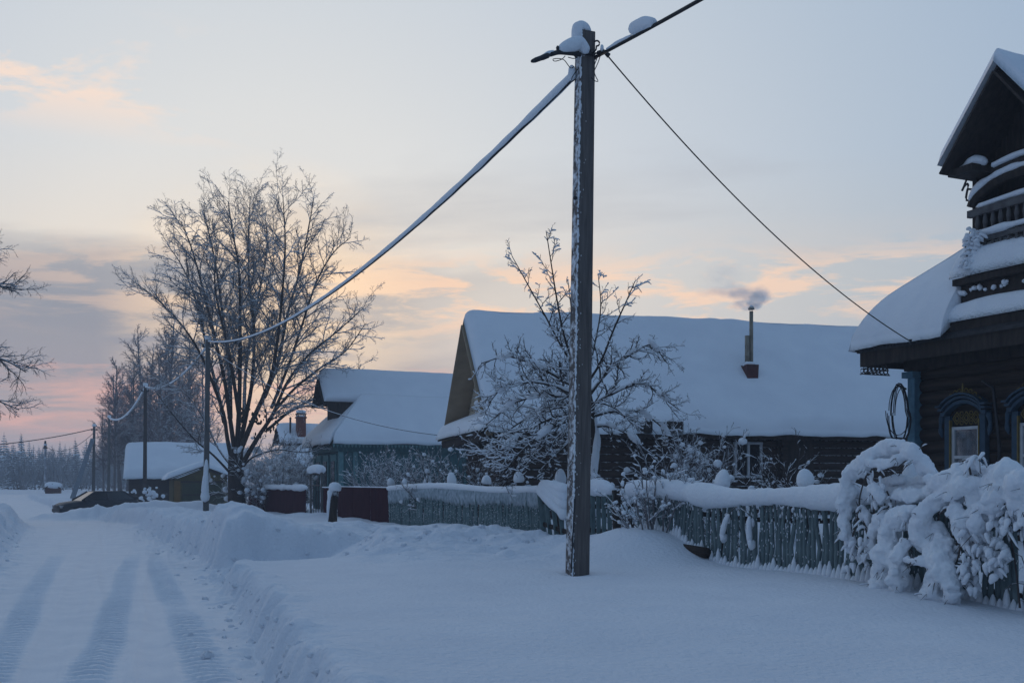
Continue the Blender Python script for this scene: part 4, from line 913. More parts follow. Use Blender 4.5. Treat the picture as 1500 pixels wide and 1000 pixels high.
# ================================================================== CAR
def car():
    p = P(141, 740, 57.0); zg = -0.33
    L, Wd = 4.3, 1.74
    f = Vector((-0.74, -0.67, 0)).normalized()         # nose points left and towards us
    sd = Vector((-f.y, f.x, 0))
    root = thing('parked_car', Vector((p.x, p.y, zg)), 'dark hatchback parked behind the snow bank beside the leaning pole brace', 'car')
    O = Vector((p.x, p.y, zg))
    def Q(x, y, z): return O + f*x + sd*y + Vector((0, 0, z))
    # loft body from stations (x, half width, z bottom, z belt)
    stn = [(2.15, 0.55, 0.32, 0.58), (2.05, 0.74, 0.22, 0.70), (1.75, 0.83, 0.18, 0.82), (1.2, 0.86, 0.18, 0.90), (0.8, 0.87, 0.18, 0.96), (0.2, 0.87, 0.18, 0.98), (-0.6, 0.87, 0.18, 1.0), (-1.4, 0.86, 0.18, 1.02), (-1.9, 0.83, 0.22, 1.02), (-2.1, 0.74, 0.30, 0.96), (-2.15, 0.6, 0.4, 0.85)]
    mb = MB(); n0 = 0; k = 10
    for x, w, z0, z1 in stn:
        prof = [(-w*0.9, z0), (-w, z0+0.12), (-w*1.0, (z0+z1)/2), (-w*0.97, z1-0.08), (-w*0.86, z1), (w*0.86, z1), (w*0.97, z1-0.08), (w, (z0+z1)/2), (w, z0+0.12), (w*0.9, z0)]
        mb.v.extend(tuple(Q(x, a, b)) for a, b in prof)
    for i in range(len(stn)-1):
        for j in range(k): mb.f.append((i*k+j, i*k+(j+1) % k, (i+1)*k+(j+1) % k, (i+1)*k+j))
    mb.f.append(tuple(range(k))[::-1]); mb.f.append(tuple((len(stn)-1)*k+j for j in range(k)))
    body = mb.build('body', M_CAR, root, True)
    cab = [(1.05, 0.74, 0.93), (0.25, 0.62, 1.42), (-0.5, 0.61, 1.48), (-1.3, 0.60, 1.43), (-1.98, 0.72, 1.0)]
    mb = MB()
    for x, w, z in cab:
        mb.v.extend([tuple(Q(x, -w-(0.17 if 0.9 < z < 1.3 and False else 0), z)), tuple(Q(x, w, z))])
    # roof strip + pillars
    rfb = MB(); rfb.box8([Q(0.30, -0.62, 1.40), Q(0.30, 0.62, 1.40), Q(-1.35, 0.60, 1.41), Q(-1.35, -0.60, 1.41), Q(0.20, -0.60, 1.45), Q(0.20, 0.60, 1.45), Q(-1.3, 0.58, 1.46), Q(-1.3, -0.58, 1.46)]); rfb.build('roof', M_CAR, body)
    for sg in (-1, 1):
        for x0, x1 in ((1.05, 0.28), (-0.35, -0.35), (-1.95, -1.32)):
            MB().bar(Q(x0, sg*0.80, 0.96), Q(x1, sg*0.60, 1.43), 0.07, 0.07).build('pillar', M_CAR, body)
        g_ = MB(); g_.box8([Q(1.0, sg*0.80, 0.96), Q(-1.9, sg*0.80, 0.98), Q(-1.9, sg*0.76, 0.98), Q(1.0, sg*0.76, 0.96), Q(0.3, sg*0.605, 1.41), Q(-1.3, sg*0.595, 1.41), Q(-1.3, sg*0.57, 1.41), Q(0.3, sg*0.58, 1.41)]); g_.build('side_window', M_GLASS, root)
        MB().box(Q(2.06, sg*0.55, 0.62), f, sd, (0, 0, 1), 0.06, 0.17, 0.07).build('headlight', M_LAMP, root)
        MB().box(Q(0.85, sg*0.95, 1.0), f, sd, (0, 0, 1), 0.06, 0.09, 0.07).build('mirror', M_CAR, root)
        for x in (1.35, -1.35):
            w = MB().lathe(Q(x, sg*0.70, 0.31), [(0.10, 0), (0.29, 0.0), (0.31, 0.04), (0.31, 0.15), (0.29, 0.18), (0.2, 0.18)], 20, sd*sg).build('wheel', M_TYRE, root, True)
            MB().lathe(Q(x, sg*0.70, 0.31), [(0.05, 0.16), (0.19, 0.165), (0.20, 0.185), (0.05, 0.19)], 14, sd*sg).build('rim', M_RIM, w)
    ws = MB(); ws.box8([Q(1.08, -0.74, 0.93), Q(1.08, 0.74, 0.93), Q(1.04, 0.74, 0.92), Q(1.04, -0.74, 0.92), Q(0.29, -0.60, 1.42), Q(0.29, 0.60, 1.42), Q(0.25, 0.60, 1.41), Q(0.25, -0.60, 1.41)]); ws.build('windscreen', M_GLASS, root)
    rw = MB(); rw.box8([Q(-1.97, -0.70, 1.0), Q(-1.97, 0.70, 1.0), Q(-2.0, 0.70, 1.0), Q(-2.0, -0.70, 1.0), Q(-1.33, -0.58, 1.41), Q(-1.33, 0.58, 1.41), Q(-1.36, 0.58, 1.41), Q(-1.36, -0.58, 1.41)]); rw.build('rear_window', M_GLASS, root)
    MB().box(Q(2.13, 0, 0.42), f, sd, (0, 0, 1), 0.05, 0.6, 0.09).build('front_bumper', M_METAL, root)
    MB().box(Q(2.14, 0, 0.62), f, sd, (0, 0, 1), 0.03, 0.3, 0.05).build('grille', M_METAL, root)
car()

# ================================================================== POLES
def pole_shaft(mb, b, t, w0, w1, d0, d1):
    """tapered shaft with chamfered corners"""
    n = 14
    rings = []
    for i in range(n+1):
        q = i/n; c = b.lerp(t, q); w = w0+(w1-w0)*q; d = d0+(d1-d0)*q; e = 0.12
        ax = Vector((0.93, 0.36, 0)); ay = Vector((-0.36, 0.93, 0))
        for x, y in ((-1, -1+e), (-1+e, -1), (1-e, -1), (1, -1+e), (1, 1-e), (1-e, 1), (-1+e, 1), (-1, 1-e)): rings.append(c+ax*(x*w/2)+ay*(y*d/2))
    f = [(i*8+j, i*8+(j+1) % 8, (i+1)*8+(j+1) % 8, (i+1)*8+j) for i in range(n) for j in range(8)] + [tuple(range(8))[::-1], tuple(n*8+j for j in range(8))]
    return mb.add(rings, f)
PB, PT = P(845, 842, 14.4), P(857.5, 49, 14.4); PB.z -= 0.5
def main_pole():
    root = thing('utility_pole', Vector((PB.x, PB.y, PB.z+0.5)), 'tall weathered utility pole with rime on its left face standing in the open snow', 'utility pole', 'utility poles along the street')
    mb = pole_shaft(MB(), PB, PT, 0.275, 0.225, 0.25, 0.20); sh = mb.build('shaft', M_CONC, root)
    # dark vertical split near the foot, cable conduit strip
    MB().bar(P(836.5, 838, 14.22), P(842, 730, 14.22), 0.012, 0.02).build('groove_strip', M_METAL, sh)
    # rime plastered down the left face: many small clots
    rg = random.Random(3); ms = MB(); ax = Vector((0.93, 0.36, 0)); ay = Vector((-0.36, 0.93, 0))
    for i in range(900):
        q = rg.random(); c = PB.lerp(PT, 0.06+0.94*q); w = 0.1375-0.025*q; d = 0.125-0.025*q
        if rg.random() < 0.62: off = -ax*(w-0.012*rg.random()) - ay*(d-0.002-0.012*rg.random()); r = rg.uniform(0.008, 0.021)     # crust down the arris
        elif rg.random() < 0.8: off = -ax*w + ay*rg.uniform(-d, d*0.3); r = rg.uniform(0.004, 0.010)
        else: off = -ay*d + ax*(-w+abs(rg.gauss(0, 0.05))); r = rg.uniform(0.003, 0.008)
        ms.blob(c+off, r, i, 0.35, 1, (0.8, 0.8, 1.9))
    ms.build('rime', M_SNOWF, sh, True)
    # snow cap riding on the left of the head
    mb = MB(); c = PT
    snow_rope(mb, [c+Vector((-0.125, -0.03, -0.32)), c+Vector((-0.12, -0.03, -0.12)), c+Vector((-0.085, -0.02, 0.04)), c+Vector((-0.01, 0, 0.045)), c+Vector((0.07, 0, -0.02))], [0.045, 0.085, 0.125, 0.105, 0.05], 4, 0.95, 12, 8, 0.08)
    mb.build('snow_cap', M_SNOWF, root, True)
    # steel band and street-lamp arm pointing left
    bz = P(857, 82, 14.4)
    mb = MB(); mb.box(bz, (0.93, -0.36, 0), (0.36, 0.93, 0), (0, 0, 1), 0.128, 0.118, 0.03); mb.build('steel_band', M_METAL, root)
    arm = catmull([P(850, 80, 14.25), P(833, 78, 14.1), P(818, 77, 13.95), P(806, 80, 13.85)], 5); mb = MB(); mb.tube(arm, 0.032, 8); ar = mb.build('lamp_arm', M_METAL, root, True)
    hd = [P(808, 79, 13.87), P(800, 82.5, 13.8), P(788, 87, 13.72), P(779, 90, 13.66)]; mb = MB(); mb.tube(catmull(hd, 5), [0.028]*4+[0.05]*4+[0.044]*5+[0.04, 0.035, 0.025], 10, True, 0.75); mb.build('lamp_head', M_METAL, ar, True)
    mb = MB(); snow_rope(mb, [P(819, 74, 13.95), P(826, 70, 14.02), P(838, 66, 14.12), P(849, 64, 14.2), P(862, 78, 14.25)], [0.035, 0.07, 0.085, 0.09, 0.05], 6, 1.0, 12, 8, 0.12)
    snow_rope(mb, [P(782, 87, 13.7), P(795, 83, 13.78), P(803, 78, 13.84), P(812, 75.5, 13.9)], [0.02, 0.03, 0.035, 0.02], 8, 0.8)
    mb.build('arm_snow', M_SNOWF, ar, True)
    mb = MB(); mb.lathe(P(817, 75, 13.95), [(0.02, 0), (0.025, 0.05), (0.012, 0.07)], 8); mb.build('arm_bolt', M_METAL, ar)
    # hook, anchor clamps, loose loops of wire
    hk = P(869, 78, 14.3); mb = MB()
    mb.tube([hk, hk+Vector((0.04, 0, 0.05)), hk+Vector((0.045, 0, 0.10))]+[hk+Vector((0.05+0.038*math.cos(a), 0, 0.135+0.038*math.sin(a))) for a in np.linspace(-1.6, 2.6, 8)], 0.012, 6); mb.build('hook', M_METAL, root, True)
    mb = MB(); mb.tube([P(868, 79, 14.3), P(876, 78, 14.25)], 0.014, 5); mb.tube([P(875, 77, 14.25), P(885, 74, 14.2)], 0.02, 6); mb.tube([P(883, 74, 14.2), P(892, 82, 14.25)], [0.02, 0.035], 6); mb.build('anchor_clamp', M_METAL, root)
    mb = MB(); mb.blob(P(882, 71, 14.2), 0.035, 3, 0.2, 2, (0.8, 0.8, 1.4)); mb.build('clamp_snow', M_SNOWF, root, True)
    mb = MB()
    for pts in ([(876, 82), (871, 95), (870, 104), (873, 113), (876, 119), (872, 119), (866, 114)], [(880, 80), (876, 92), (871, 103)], [(848, 99), (843, 106), (838, 114), (838, 120), (843, 116)],
                [(828, 82), (823, 87), (813, 90), (810, 87), (818, 86), (826, 88), (831, 94), (836, 100), (841, 98)], [(832, 84), (840, 86), (846, 84)]):
        mb.tube(catmull([P(u, v, 14.2) for u, v in pts], 4), 0.006, 4)
    mb.build('wire_loops', M_CABLE, root)
    mb = MB(); mb.blob(P(842.5, 290, 14.27), 0.03, 2, 0.1, 2); mb.build('pole_step', M_METAL, root)
main_pole()
def far_pole(u, vt, vb, D, label, m=M_CONCF, lean=0.0, w=0.22, cap=True):
    b, t = P(u-lean, vb, D), P(u, vt, D); zb = min(b.z, gz(b.x, b.y)-0.2); b = Vector((b.x, b.y, zb))
    root = thing('utility_pole', Vector((b.x, b.y, gz(b.x, b.y))), label, 'utility pole', 'utility poles along the street')
    mb = MB(); pole_shaft(mb, b, t, w*1.2, w*0.9, w*1.1, w*0.85); mb.build('shaft', m, root)
    mb = MB(); mb.blob(t+Vector((0, 0, 0.06)), w*0.75, 2, 0.15, 2, (1, 1, 0.9)); mb.build('snow_cap', M_SNOWF, root, True)
    mb = MB(); mb.tube([t+Vector((-0.25, 0, -0.35)), t+Vector((0.25, 0, -0.35))], 0.03, 5); mb.lathe(t+Vector((0.22, 0, -0.35)), [(0.04, 0), (0.05, 0.08), (0.03, 0.14)], 7); mb.lathe(t+Vector((-0.22, 0, -0.35)), [(0.04, 0), (0.05, 0.08), (0.03, 0.14)], 7); mb.build('bracket', M_METAL, root)
    return root, b, t
p2, b2, t2 = far_pole(304.5, 497, 738, 47.0, 'grey utility pole in front of the big bare tree, second along the street', lean=3)
# rime on the foot of the second pole
mb = MB(); snow_rope(mb, [P(300.5, 735, 46.8), P(300.5, 712, 46.8), P(302, 690, 46.8), P(302.5, 672, 46.82)], [0.22, 0.17, 0.11, 0.04], 3, 1.0); mb.build('foot_rime', M_SNOWF, p2, True)
p3, b3, t3 = far_pole(213, 565, 735, 67.0, 'dark utility pole rising in front of the low snowy barn', m=mat('pole_dark', (0.07, 0.06, 0.055), None, 0.85, 5), lean=1)
p4, b4, t4 = far_pole(160, 611, 726, 90.0, 'thin grey utility pole just left of the snowy barn', lean=1)
p5, b5, t5 = far_pole(138, 624, 722, 86.0, 'far utility pole with a slanting brace propped against it', lean=1.5)
mb = MB(); pole_shaft(mb, P(102, 742, 83.5), P(136, 642, 85.8), 0.42, 0.34, 0.42, 0.34); mb.build('brace', mat('pole_brace', (0.24, 0.27, 0.31), (0.16, 0.18, 0.2), 0.8, 5), p5)
p6, b6, t6 = far_pole(66.5, 652, 722, 122.0, 'pale rime coated pole standing beside the tiny well house', m=M_POLEW, w=0.26)
mb = MB(); mb.tube([t6+Vector((0, 0, -0.4)), t6+Vector((0, 0, 0.55))], [0.22, 0.10], 7); mb.build('pole_head', M_METAL, p6)

# ================================================================== WIRES
def sag_line(a, b, sag, n=40):
    a, b = Vector(a), Vector(b)
    return [a.lerp(b, i/n) - Vector((0, 0, 4*sag*(i/n)*(1-i/n))) for i in range(n+1)]
def cable(name, pts, r, label, snow=None, seed=0, groups=None):
    o = pts[0]; root = thing(name, o, label, 'cable', 'overhead wires')
    mb = MB(); mb.tube(pts, r, 6); mb.build('conductor', M_CABLE, root, True)
    if snow:
        rs = snow if isinstance(snow, (list, tuple)) else [snow, snow]
        mb = MB(); k = len(pts); rr = lerp_list(rs, k)
        snow_rope(mb, [p+Vector((0, 0, rr[i]*0.85)) for i, p in enumerate(pts)], list(rr), seed, 1.05, 8, 4, 0.10, 2.0); mb.build('snow_rope', M_SNOWF, root, True)
    return root
c1 = sag_line(P(847, 108, 14.4), t2+Vector((0, 0, -0.1)), 1.15, 60)
cb = cable('overhead_cable', c1, 0.022, 'thick snow laden cable sweeping from the near pole to the second pole', [0.058, 0.048, 0.040, 0.032], 5)
mb = MB(); mb.blob(P(838, 108, 14.4), 0.075, 3, 0.2, 2, (0.8, 0.8, 1.5)); mb.build('snow_knob', M_SNOWF, cb, True)
cable('overhead_cable', sag_line(t2+Vector((0, 0, -0.3)), t3+Vector((0, 0, -0.1)), 0.75), 0.02, 'snow covered cable between the second pole and the barn pole', 0.06, 6)
cable('overhead_cable', sag_line(t3+Vector((0, 0, -0.1)), t4+Vector((0, 0, -0.1)), 0.9), 0.02, 'snow covered cable between the barn pole and the thin grey pole', 0.075, 7)
far_end = st(-22.5, 6.6, 7.9)
c0 = sag_line(P(872, 84, 14.35), far_end, 1.25, 80)
cb0 = cable('overhead_cable', c0, 0.024, 'black cable rising to the top edge with a clump of snow on it')
mb = MB()
def along(pts, u0):          # first point of a polyline right of a bearing
    for p in pts:
        if p.y > 1 and 750+1500*p.x/p.y >= u0: return p
    return pts[-1]
cc = [along(sag_line(P(872, 84, 14.35), far_end, 1.25, 1500), u) for u in (888, 898, 908, 918, 924, 930, 940, 950, 958)]
snow_rope(mb, [p+Vector((0, 0, dz)) for p, dz in zip(cc[:5], (0.02, 0.03, 0.035, 0.03, 0.03))], [0.02, 0.03, 0.03, 0.02], 3, 1.0)
snow_rope(mb, [p+Vector((0, 0, dz)) for p, dz in zip(cc[4:], (0.07, 0.095, 0.095, 0.07, 0.03))], [0.075, 0.10, 0.095, 0.05], 9, 0.95, 10, 8, 0.08)
mb.build('snow_clump', M_SNOWF, cb0, True)
cable('service_wire', sag_line(P(890, 82, 14.25), P(1334, 500, 19.45), 0.36), 0.010, 'thin black wire dropping from the near pole to the right hand house eave')
wb = P(1334, 500, 19.45); mb = MB(); mb.tube([wb, wb+NS*0.10+Vector((0, 0, -0.03))], 0.015, 6); mb.lathe(wb+Vector((0, 0, -0.05)), [(0.02, 0), (0.035, 0.03), (0.02, 0.06), (0.03, 0.09)], 8); mb.own('wire_bracket', M_METAL, wb, 'small insulator bracket holding the wire at the right hand eave', 'bracket')
cable('service_wire', sag_line(t2+Vector((0, 0, -0.35)), LH_CORNER, 0.75), 0.014, 'thin wire running past the teal house roof to the cream gable house', 0.012, 8)
cable('overhead_cable', sag_line(t5+Vector((0, 0, -0.2)), P(-60, 655, 70), 0.25), 0.035, 'dark cable leading left from the braced pole out of view')
cable('overhead_cable', sag_line(t5+Vector((0, 0, -0.5)), t6+Vector((0, 0, -0.1)), 1.0), 0.022, 'slack thin wire hanging between the braced pole and the rimed pole')

# ================================================================== FENCES
TFN = 9.19
def picket_mesh(h, r, seed, m):
    rg = random.Random(seed); mb = MB(); k = 5
    pts = [(rg.uniform(-.008, .008)*i, rg.uniform(-.008, .008), h*i/k) for i in range(k+1)]
    mb.tube(pts, [r*1.08, r*1.05, r, r*0.98, r*0.92, r*0.6], 7); return mb.mesh('picket', m, True)
def picket_fence(label, s0, s1, step, ztop, t, m, seed, fm=None, lean=0.0, zfrost=None):
    root = thing('picket_fence', gst((s0+s1)/2, t), label, 'fence', 'picket fences on the street front')
    meshes = [picket_mesh(1.45, 0.034, seed+i, m) for i in range(6)]
    fmesh = [picket_mesh(0.36, 0.0365, seed+20+i, fm or m) for i in range(4)]
    rg = random.Random(seed); n = int(abs(s1-s0)/step)
    for i in range(n+1):
        s = s0+(s1-s0)*i/n; z = ztop(s)+rg.uniform(-0.02, 0.02)
        o = link('picket', meshes[i % 6], root); o.location = st(s+rg.uniform(-.008, .008), t+rg.uniform(-.012, .012), z-1.45)-ORIGIN[root]
        o.rotation_euler = (rg.uniform(-.02, .02)+lean*0.4, rg.uniform(-.03, .03)+lean, rg.uniform(0, 6))
    zz = lambda s, d: st(s, t+0.06, ztop(s)-d)
    for d in (0.22, 0.95):
        mb = MB(); mb.tube([zz(s0+(s1-s0)*i/20, d) for i in range(21)], 0.04, 6); mb.build('rail', M_PLANK, root)
    return root
ztA = lambda s: 1.36 + 0.05*math.sin(s*0.9) + 0.004*(s-9)**2*0.2
fA = picket_fence('frosted teal picket fence under a thick snow roll, right of the near pole', 3.0, 15.4, 0.088, ztA, TFN, M_PICKF, 1, M_PICKF)
mb = MB()
snow_rope(mb, [st(s, TFN-0.02, ztA(s)+0.10+0.02*math.sin(s*2.3)) for s in np.linspace(15.7, 3.0, 34)], [0.17, 0.19, 0.16, 0.165, 0.16, 0.17, 0.16, 0.16], 3, 0.9, 18, 14, 0.22, 2.2)
mb.build('snow_roll', M_SNOWF, fA, True)
# snow caught between picket feet, one fillet per gap
mb = MB(); rg = random.Random(4)
for i in range(int(12.4/0.088)):
    s = 3.0+i*0.088+0.044; g = gst(s, TFN-0.05, -0.05); h = rg.uniform(0.10, 0.26)
    mb.lathe(g, [(0.055, 0), (0.045, h*0.4), (0.028, h*0.75), (0.008, h)], 6)
mb.build('foot_snow', M_SNOWF, fA, True)
# clinging clots on the pickets
mb = MB()
for i in range(1000):
    s = rg.uniform(7, 15.3); z = 1.36-0.9*rg.random()**1.5; mb.blob(st(s, TFN-0.036, z), rg.uniform(0.003, 0.007)*(1.5 if z > 1.15 else 1), i % 50, 0.3, 1, (1.1, 0.8, 3.0))
mb.build('clinging_rime', M_SNOWF, fA, True)
def fence_post(s, t, ztop, r, h, label, group, seed, parent=None):
    b = gst(s, t); root = thing('fence_post', b, label, 'fence post', group)
    MB().tube([b+Vector((0, 0, -0.2)), st(s, t, ztop)], r*0.62, 8).build('post', M_PLANK, root, True)
    mb = MB(); egg(mb, st(s, t, ztop), r, h, seed); mb.build('snow_cap', M_SNOWF, root, True)
for (u, vb, r, lb) in ((1180, 709, 0.118, 'fence post with tall egg shaped snow cap, right of the window on the log house'), (1057, 712, 0.125, 'fence post with snow cap in front of the log house bushes'), (1338, 712, 0.125, 'fence post with snow cap inside the arch of the snowy bush')):
    q = on_t(u, vb, TFN+0.28); fence_post(q.x*DS.x+q.y*DS.y, TFN+0.28, q.z-0.02, r, 1.05, lb, 'snow capped fence posts', int(u))
# hanging snowy twigs on fence A
for (pp, lb) in ((((1078, 742), (1068, 752), (1062, 765), (1057, 785)), 'left'), (((1085, 744), (1098, 755), (1097, 770), (1098, 795)), 'right')):
    pts = [on_t(u, v, TFN-0.12) for u, v in pp]; root = thing('drooping_twig', pts[0], 'snow loaded twig drooping over the frosted picket fence, %s one of the pair' % lb, 'twig', 'twigs hanging over the fence')
    MB().tube(catmull(pts, 4), 0.008, 4).build('stem', M_TWIG, root)
    mb = MB(); snow_rope(mb, pts[1:], [0.02, 0.05, 0.055, 0.05], 3, 0.8, 8, 8, 0.25); mb.blob(pts[-1]+Vector((0.02, -0.02, -0.02)), 0.065, 2, 0.3, 2, (0.8, 0.7, 1.2)); mb.blob(pts[2]+Vector((0.05, 0, 0.04)), 0.045, 5, 0.3, 2, (0.8, 0.7, 1.4)); mb.build('snow', M_SNOWF, root, True)

def s_at(u, t): k = (u-750)/1500; D = t/(0.9153*k+0.4027); return D*(0.9153-0.4027*k)
sB0, sB1 = s_at(797, TFN), s_at(571, TFN)
ztB = lambda s: 1.40 + 0.04*math.sin(s*0.7+1) + 0.10*math.exp(-((s-24.5)/2.5)**2)
fB = picket_fence('teal picket fence left of the near pole with a frosted upper band', sB0, sB1, 0.09, ztB, TFN, M_PICK, 11)
mb = MB(); snow_rope(mb, [st(s, TFN-0.01, ztB(s)+0.05) for s in np.linspace(sB0-0.1, sB1+0.1, 24)], 0.10, 7, 0.85, 12, 8, 0.10, 1.2); mb.build('snow_roll', M_SNOWF, fB, True)
# snow plastered over the top third of the pickets: one ragged skin
mb = MB(); n = int((sB1-sB0)/0.045); rg = random.Random(8)
for i in range(n):
    s = sB0+i*0.045; h = 0.34+0.06*math.sin(s*1.1)+rg.uniform(-0.04, 0.04); mb.tube([st(s, TFN-0.045, ztB(s)+0.03), st(s, TFN-0.055, ztB(s)-h*0.5), st(s, TFN-0.045, ztB(s)-h)], [0.02, 0.024, 0.006], 5)
mb.build('plastered_snow', mat('snow_patchy', (0.55, 0.60, 0.64), (0.22, 0.28, 0.31), 0.8, 9.0, (1, 1, 1), bump=0.01), fB)
mb = MB()
for i in range(900):
    s = rg.uniform(sB0, sB1); z = rg.uniform(0.5, 1.1); mb.blob(st(s, TFN-0.040, z), rg.uniform(0.004, 0.009), i % 50, 0.3, 1, (1, 0.8, 1.4))
mb.build('clinging_rime', M_SNOWF, fB, True)
capnames = ['first', 'second', 'third', 'fourth', 'fifth', 'sixth', 'seventh']
for k, (u, v, r) in enumerate(((573, 711, 0.13), (593.5, 713, 0.12), (625, 712, 0.13), (662, 711, 0.13), (712, 709, 0.12), (761, 706, 0.115), (821, 708, 0.125))):
    t = TFN+0.35; q = on_t(u, v, t); fence_post(q.x*DS.x+q.y*DS.y, t, q.z, r, 1.0, '%s snow capped post from the left behind the teal picket fence' % capnames[k], 'snow capped fence posts', k)
# broken leaning gate panels by the near pole
def gate_panel(label, u0, u1, vt, vb, t, lean, n, big):
    a = on_t(u0, vb, t); root = thing('leaning_gate', gst(s_at((u0+u1)/2, t), t), label, 'gate', 'broken gate leaves')
    sa, sb = s_at(u0, t), s_at(u1, t); top = on_t((u0+u1)/2, vt, t).z; bot = on_t((u0+u1)/2, vb, t).z
    tilt = Vector((lean, 0, 0))
    for i in range(n):
        s = sa+(sb-sa)*i/(n-1); mb = MB(); z0 = bot-0.3; zt = top-0.05*i*big
        mb.bar(st(s, t, z0), st(s, t-0.02, zt)-tilt, 0.02, 0.085 if i else 0.12, NS); mb.build('slat', M_PICK, root)
    for d in (0.25, 0.7):
        mb = MB(); mb.bar(st(sa, t+0.05, top-d)-tilt*0.8, st(sb, t+0.05, top-d-0.05*(n-1)*big)-tilt*0.8, 0.05, 0.08); mb.build('rail', M_PLANK, root)
    return root, sa, sb, top, bot
g1, sa, sb, top, bot = gate_panel('leaning teal gate leaf draped with snow, left of the near pole', 800, 838, 716, 790, TFN-0.35, 0.12, 5, 0.6)
mb = MB()
for q in (0.0, 0.3, 0.6, 1.0):
    snow_rope(mb, [st(sa+0.05, TFN-0.42-0.04*q, top+0.10-0.10*q), st((sa+sb)/2, TFN-0.45-0.04*q, top+0.05-0.26*q), st(sb-0.05, TFN-0.46-0.03*q, top-0.02-0.50*q)], [0.11, 0.14, 0.12], int(q*10), 0.95, 12, 8, 0.15)
mb.build('draped_snow', M_SNOWF, g1, True)
g2, sa, sb, top, bot = gate_panel('short teal gate leaf with dark end post, right of the near pole', 862, 902, 722, 775, TFN-0.1, 0.0, 6, 0.0)
mb = MB(); snow_rope(mb, [st(sa, TFN-0.12, top+0.10), st((sa+sb)/2, TFN-0.12, top+0.10), st(sb+0.05, TFN-0.12, top+0.05)], [0.12, 0.14, 0.08], 6, 1.0, 12); mb.build('draped_snow', M_SNOWF, g2, True)
MB().bar(st(sb-0.05, TFN-0.1, bot-0.3), st(sb-0.02, TFN-0.1, top+0.06), 0.10, 0.12, NS).build('end_post', M_PLANK, g2)

# maroon corrugated sheet fence and its gate posts
def sheet_fence(label, u0, u1, zt, seed, snow=0.05):
    sa, sb = s_at(u0, TFN), s_at(u1, TFN); root = thing('sheet_fence', gst((sa+sb)/2, TFN), label, 'fence', 'maroon metal fence runs')
    npan = max(2, int(round((sb-sa)/1.15)))
    for p in range(npan):
        a = sa+(sb-sa)*p/npan; b = sa+(sb-sa)*(p+1)/npan; n = int((b-a)/0.035); lo, hi = [], []
        for i in range(n+1):
            s = a+(b-a)*i/n; w = 0.014*max(-1, min(1, 2.2*math.sin(s*2*math.pi/0.16))); tt = TFN+w+(0.006 if p % 2 else 0)
            lo.append(st(s, tt, 0.15)); hi.append(st(s, tt, zt+0.012*(p % 2)))
        back = [q+NS*0.004 for q in lo+hi]; m_ = 2*(n+1); mb = MB()
        mb.add(lo+hi+back, [(i, i+1, n+2+i, n+1+i) for i in range(n)] + [(m_+n+1+i, m_+n+2+i, m_+i+1, m_+i) for i in range(n)] + [(n+1+i, n+2+i, m_+n+2+i, m_+n+1+i) for i in range(n)])
        mb.build('panel', M_MAROON, root)
    for d in (0.3, 0.9): MB().bar(st(sa, TFN+0.05, zt-d), st(sb, TFN+0.05, zt-d), 0.04, 0.04).build('rail', M_METAL, root)
    mb = MB(); snow_rope(mb, [st(s, TFN-0.02, zt+snow*0.5) for s in np.linspace(sa, sb, 12)], snow, seed, 0.8, 10, 6, 0.25, 1.5); mb.build('snow_strip', M_SNOWF, root, True)
    return root
sheet_fence('maroon sheet metal fence joining the teal picket fence', 570, 494, 1.46, 3, 0.025)
sh2 = sheet_fence('maroon sheet metal fence with snow strip left of the gate posts', 448, 364, 1.32, 5, 0.15)
def gate_frame():
    t = TFN; sa, sb = s_at(471, t), s_at(455, t); root = thing('gate_frame', gst((sa+sb)/2, t), 'narrow snow topped gate frame between two maroon fence runs', 'gate')
    for s in (sa, sb): MB().tube([st(s, t, 0.1), st(s, t, 2.0)], 0.05, 8).build('post', M_CONCF, root, True)
    MB().bar(st(sa, t, 1.95), st(sb, t, 1.95), 0.07, 0.07).build('lintel', M_PLANK, root)
    mb = MB(); snow_rope(mb, [st(sa-0.1, t, 2.1), st((sa+sb)/2, t, 2.16), st(sb+0.1, t, 2.1)], 0.19, 6, 0.9, 12, 8, 0.06); mb.build('snow_cap', M_SNOWF, root, True)
    mb = MB(); 
    MB().bar(st(sa, t, 1.5), st(sb, t, 1.5), 0.03, 0.03).build('crossbar', M_METAL, root)
    for i in range(1, 4): MB().tube([st(sa+(sb-sa)*i/4, t, 0.1), st(sa+(sb-sa)*i/4, t, 1.5)], 0.012, 5).build('bar', M_METAL, root)
gate_frame()
sheet_fence('short maroon sheet fence between the gate frame and the snowy stump post', 492, 473, 1.42, 9, 0.03)
# leaning stump post in front
b, t_ = P(487, 778, 29.5), P(490, 716, 29.3)
sp = thing('stump_post', Vector((b.x, b.y, b.z+0.1)), 'short leaning wooden post plastered with snow in front of the maroon fence', 'post')
MB().tube([b+Vector((0, 0, -0.3)), b, b.lerp(t_, 0.5)+Vector((-0.03, 0, 0)), t_], [0.15, 0.14, 0.135, 0.13], 9).build('post', M_PLANKS, sp, True)
mb = MB(); mb.lathe(t_+Vector((0, 0, -0.06)), [(0.10, 0), (0.17, 0.03), (0.175, 0.12), (0.15, 0.20), (0.08, 0.25), (0.01, 0.26)], 12, (0.1, 0, 1), 0.06, 3)
snow_rope(mb, [t_+Vector((-0.10, -0.06, 0)), b.lerp(t_, 0.6)+Vector((-0.13, -0.06, 0)), b.lerp(t_, 0.2)+Vector((-0.12, -0.05, 0))], [0.08, 0.07, 0.03], 4, 1.0)
mb.build('snow', M_SNOWF, sp, True)
# dark cylinder standing in for the shaded hollow under the mound by the fence
mb = MB(); c = on_t(1034, 809, TFN-0.15); mb.tube([c+DS*0.6+Vector((0, 0, 0.02)), c-DS*0.02], 0.085, 9); mb.own('hollow_shade', M_LOG, c, 'shaded hollow under the round mound by the picket fence, set as a dark cylinder', 'log', None, True)
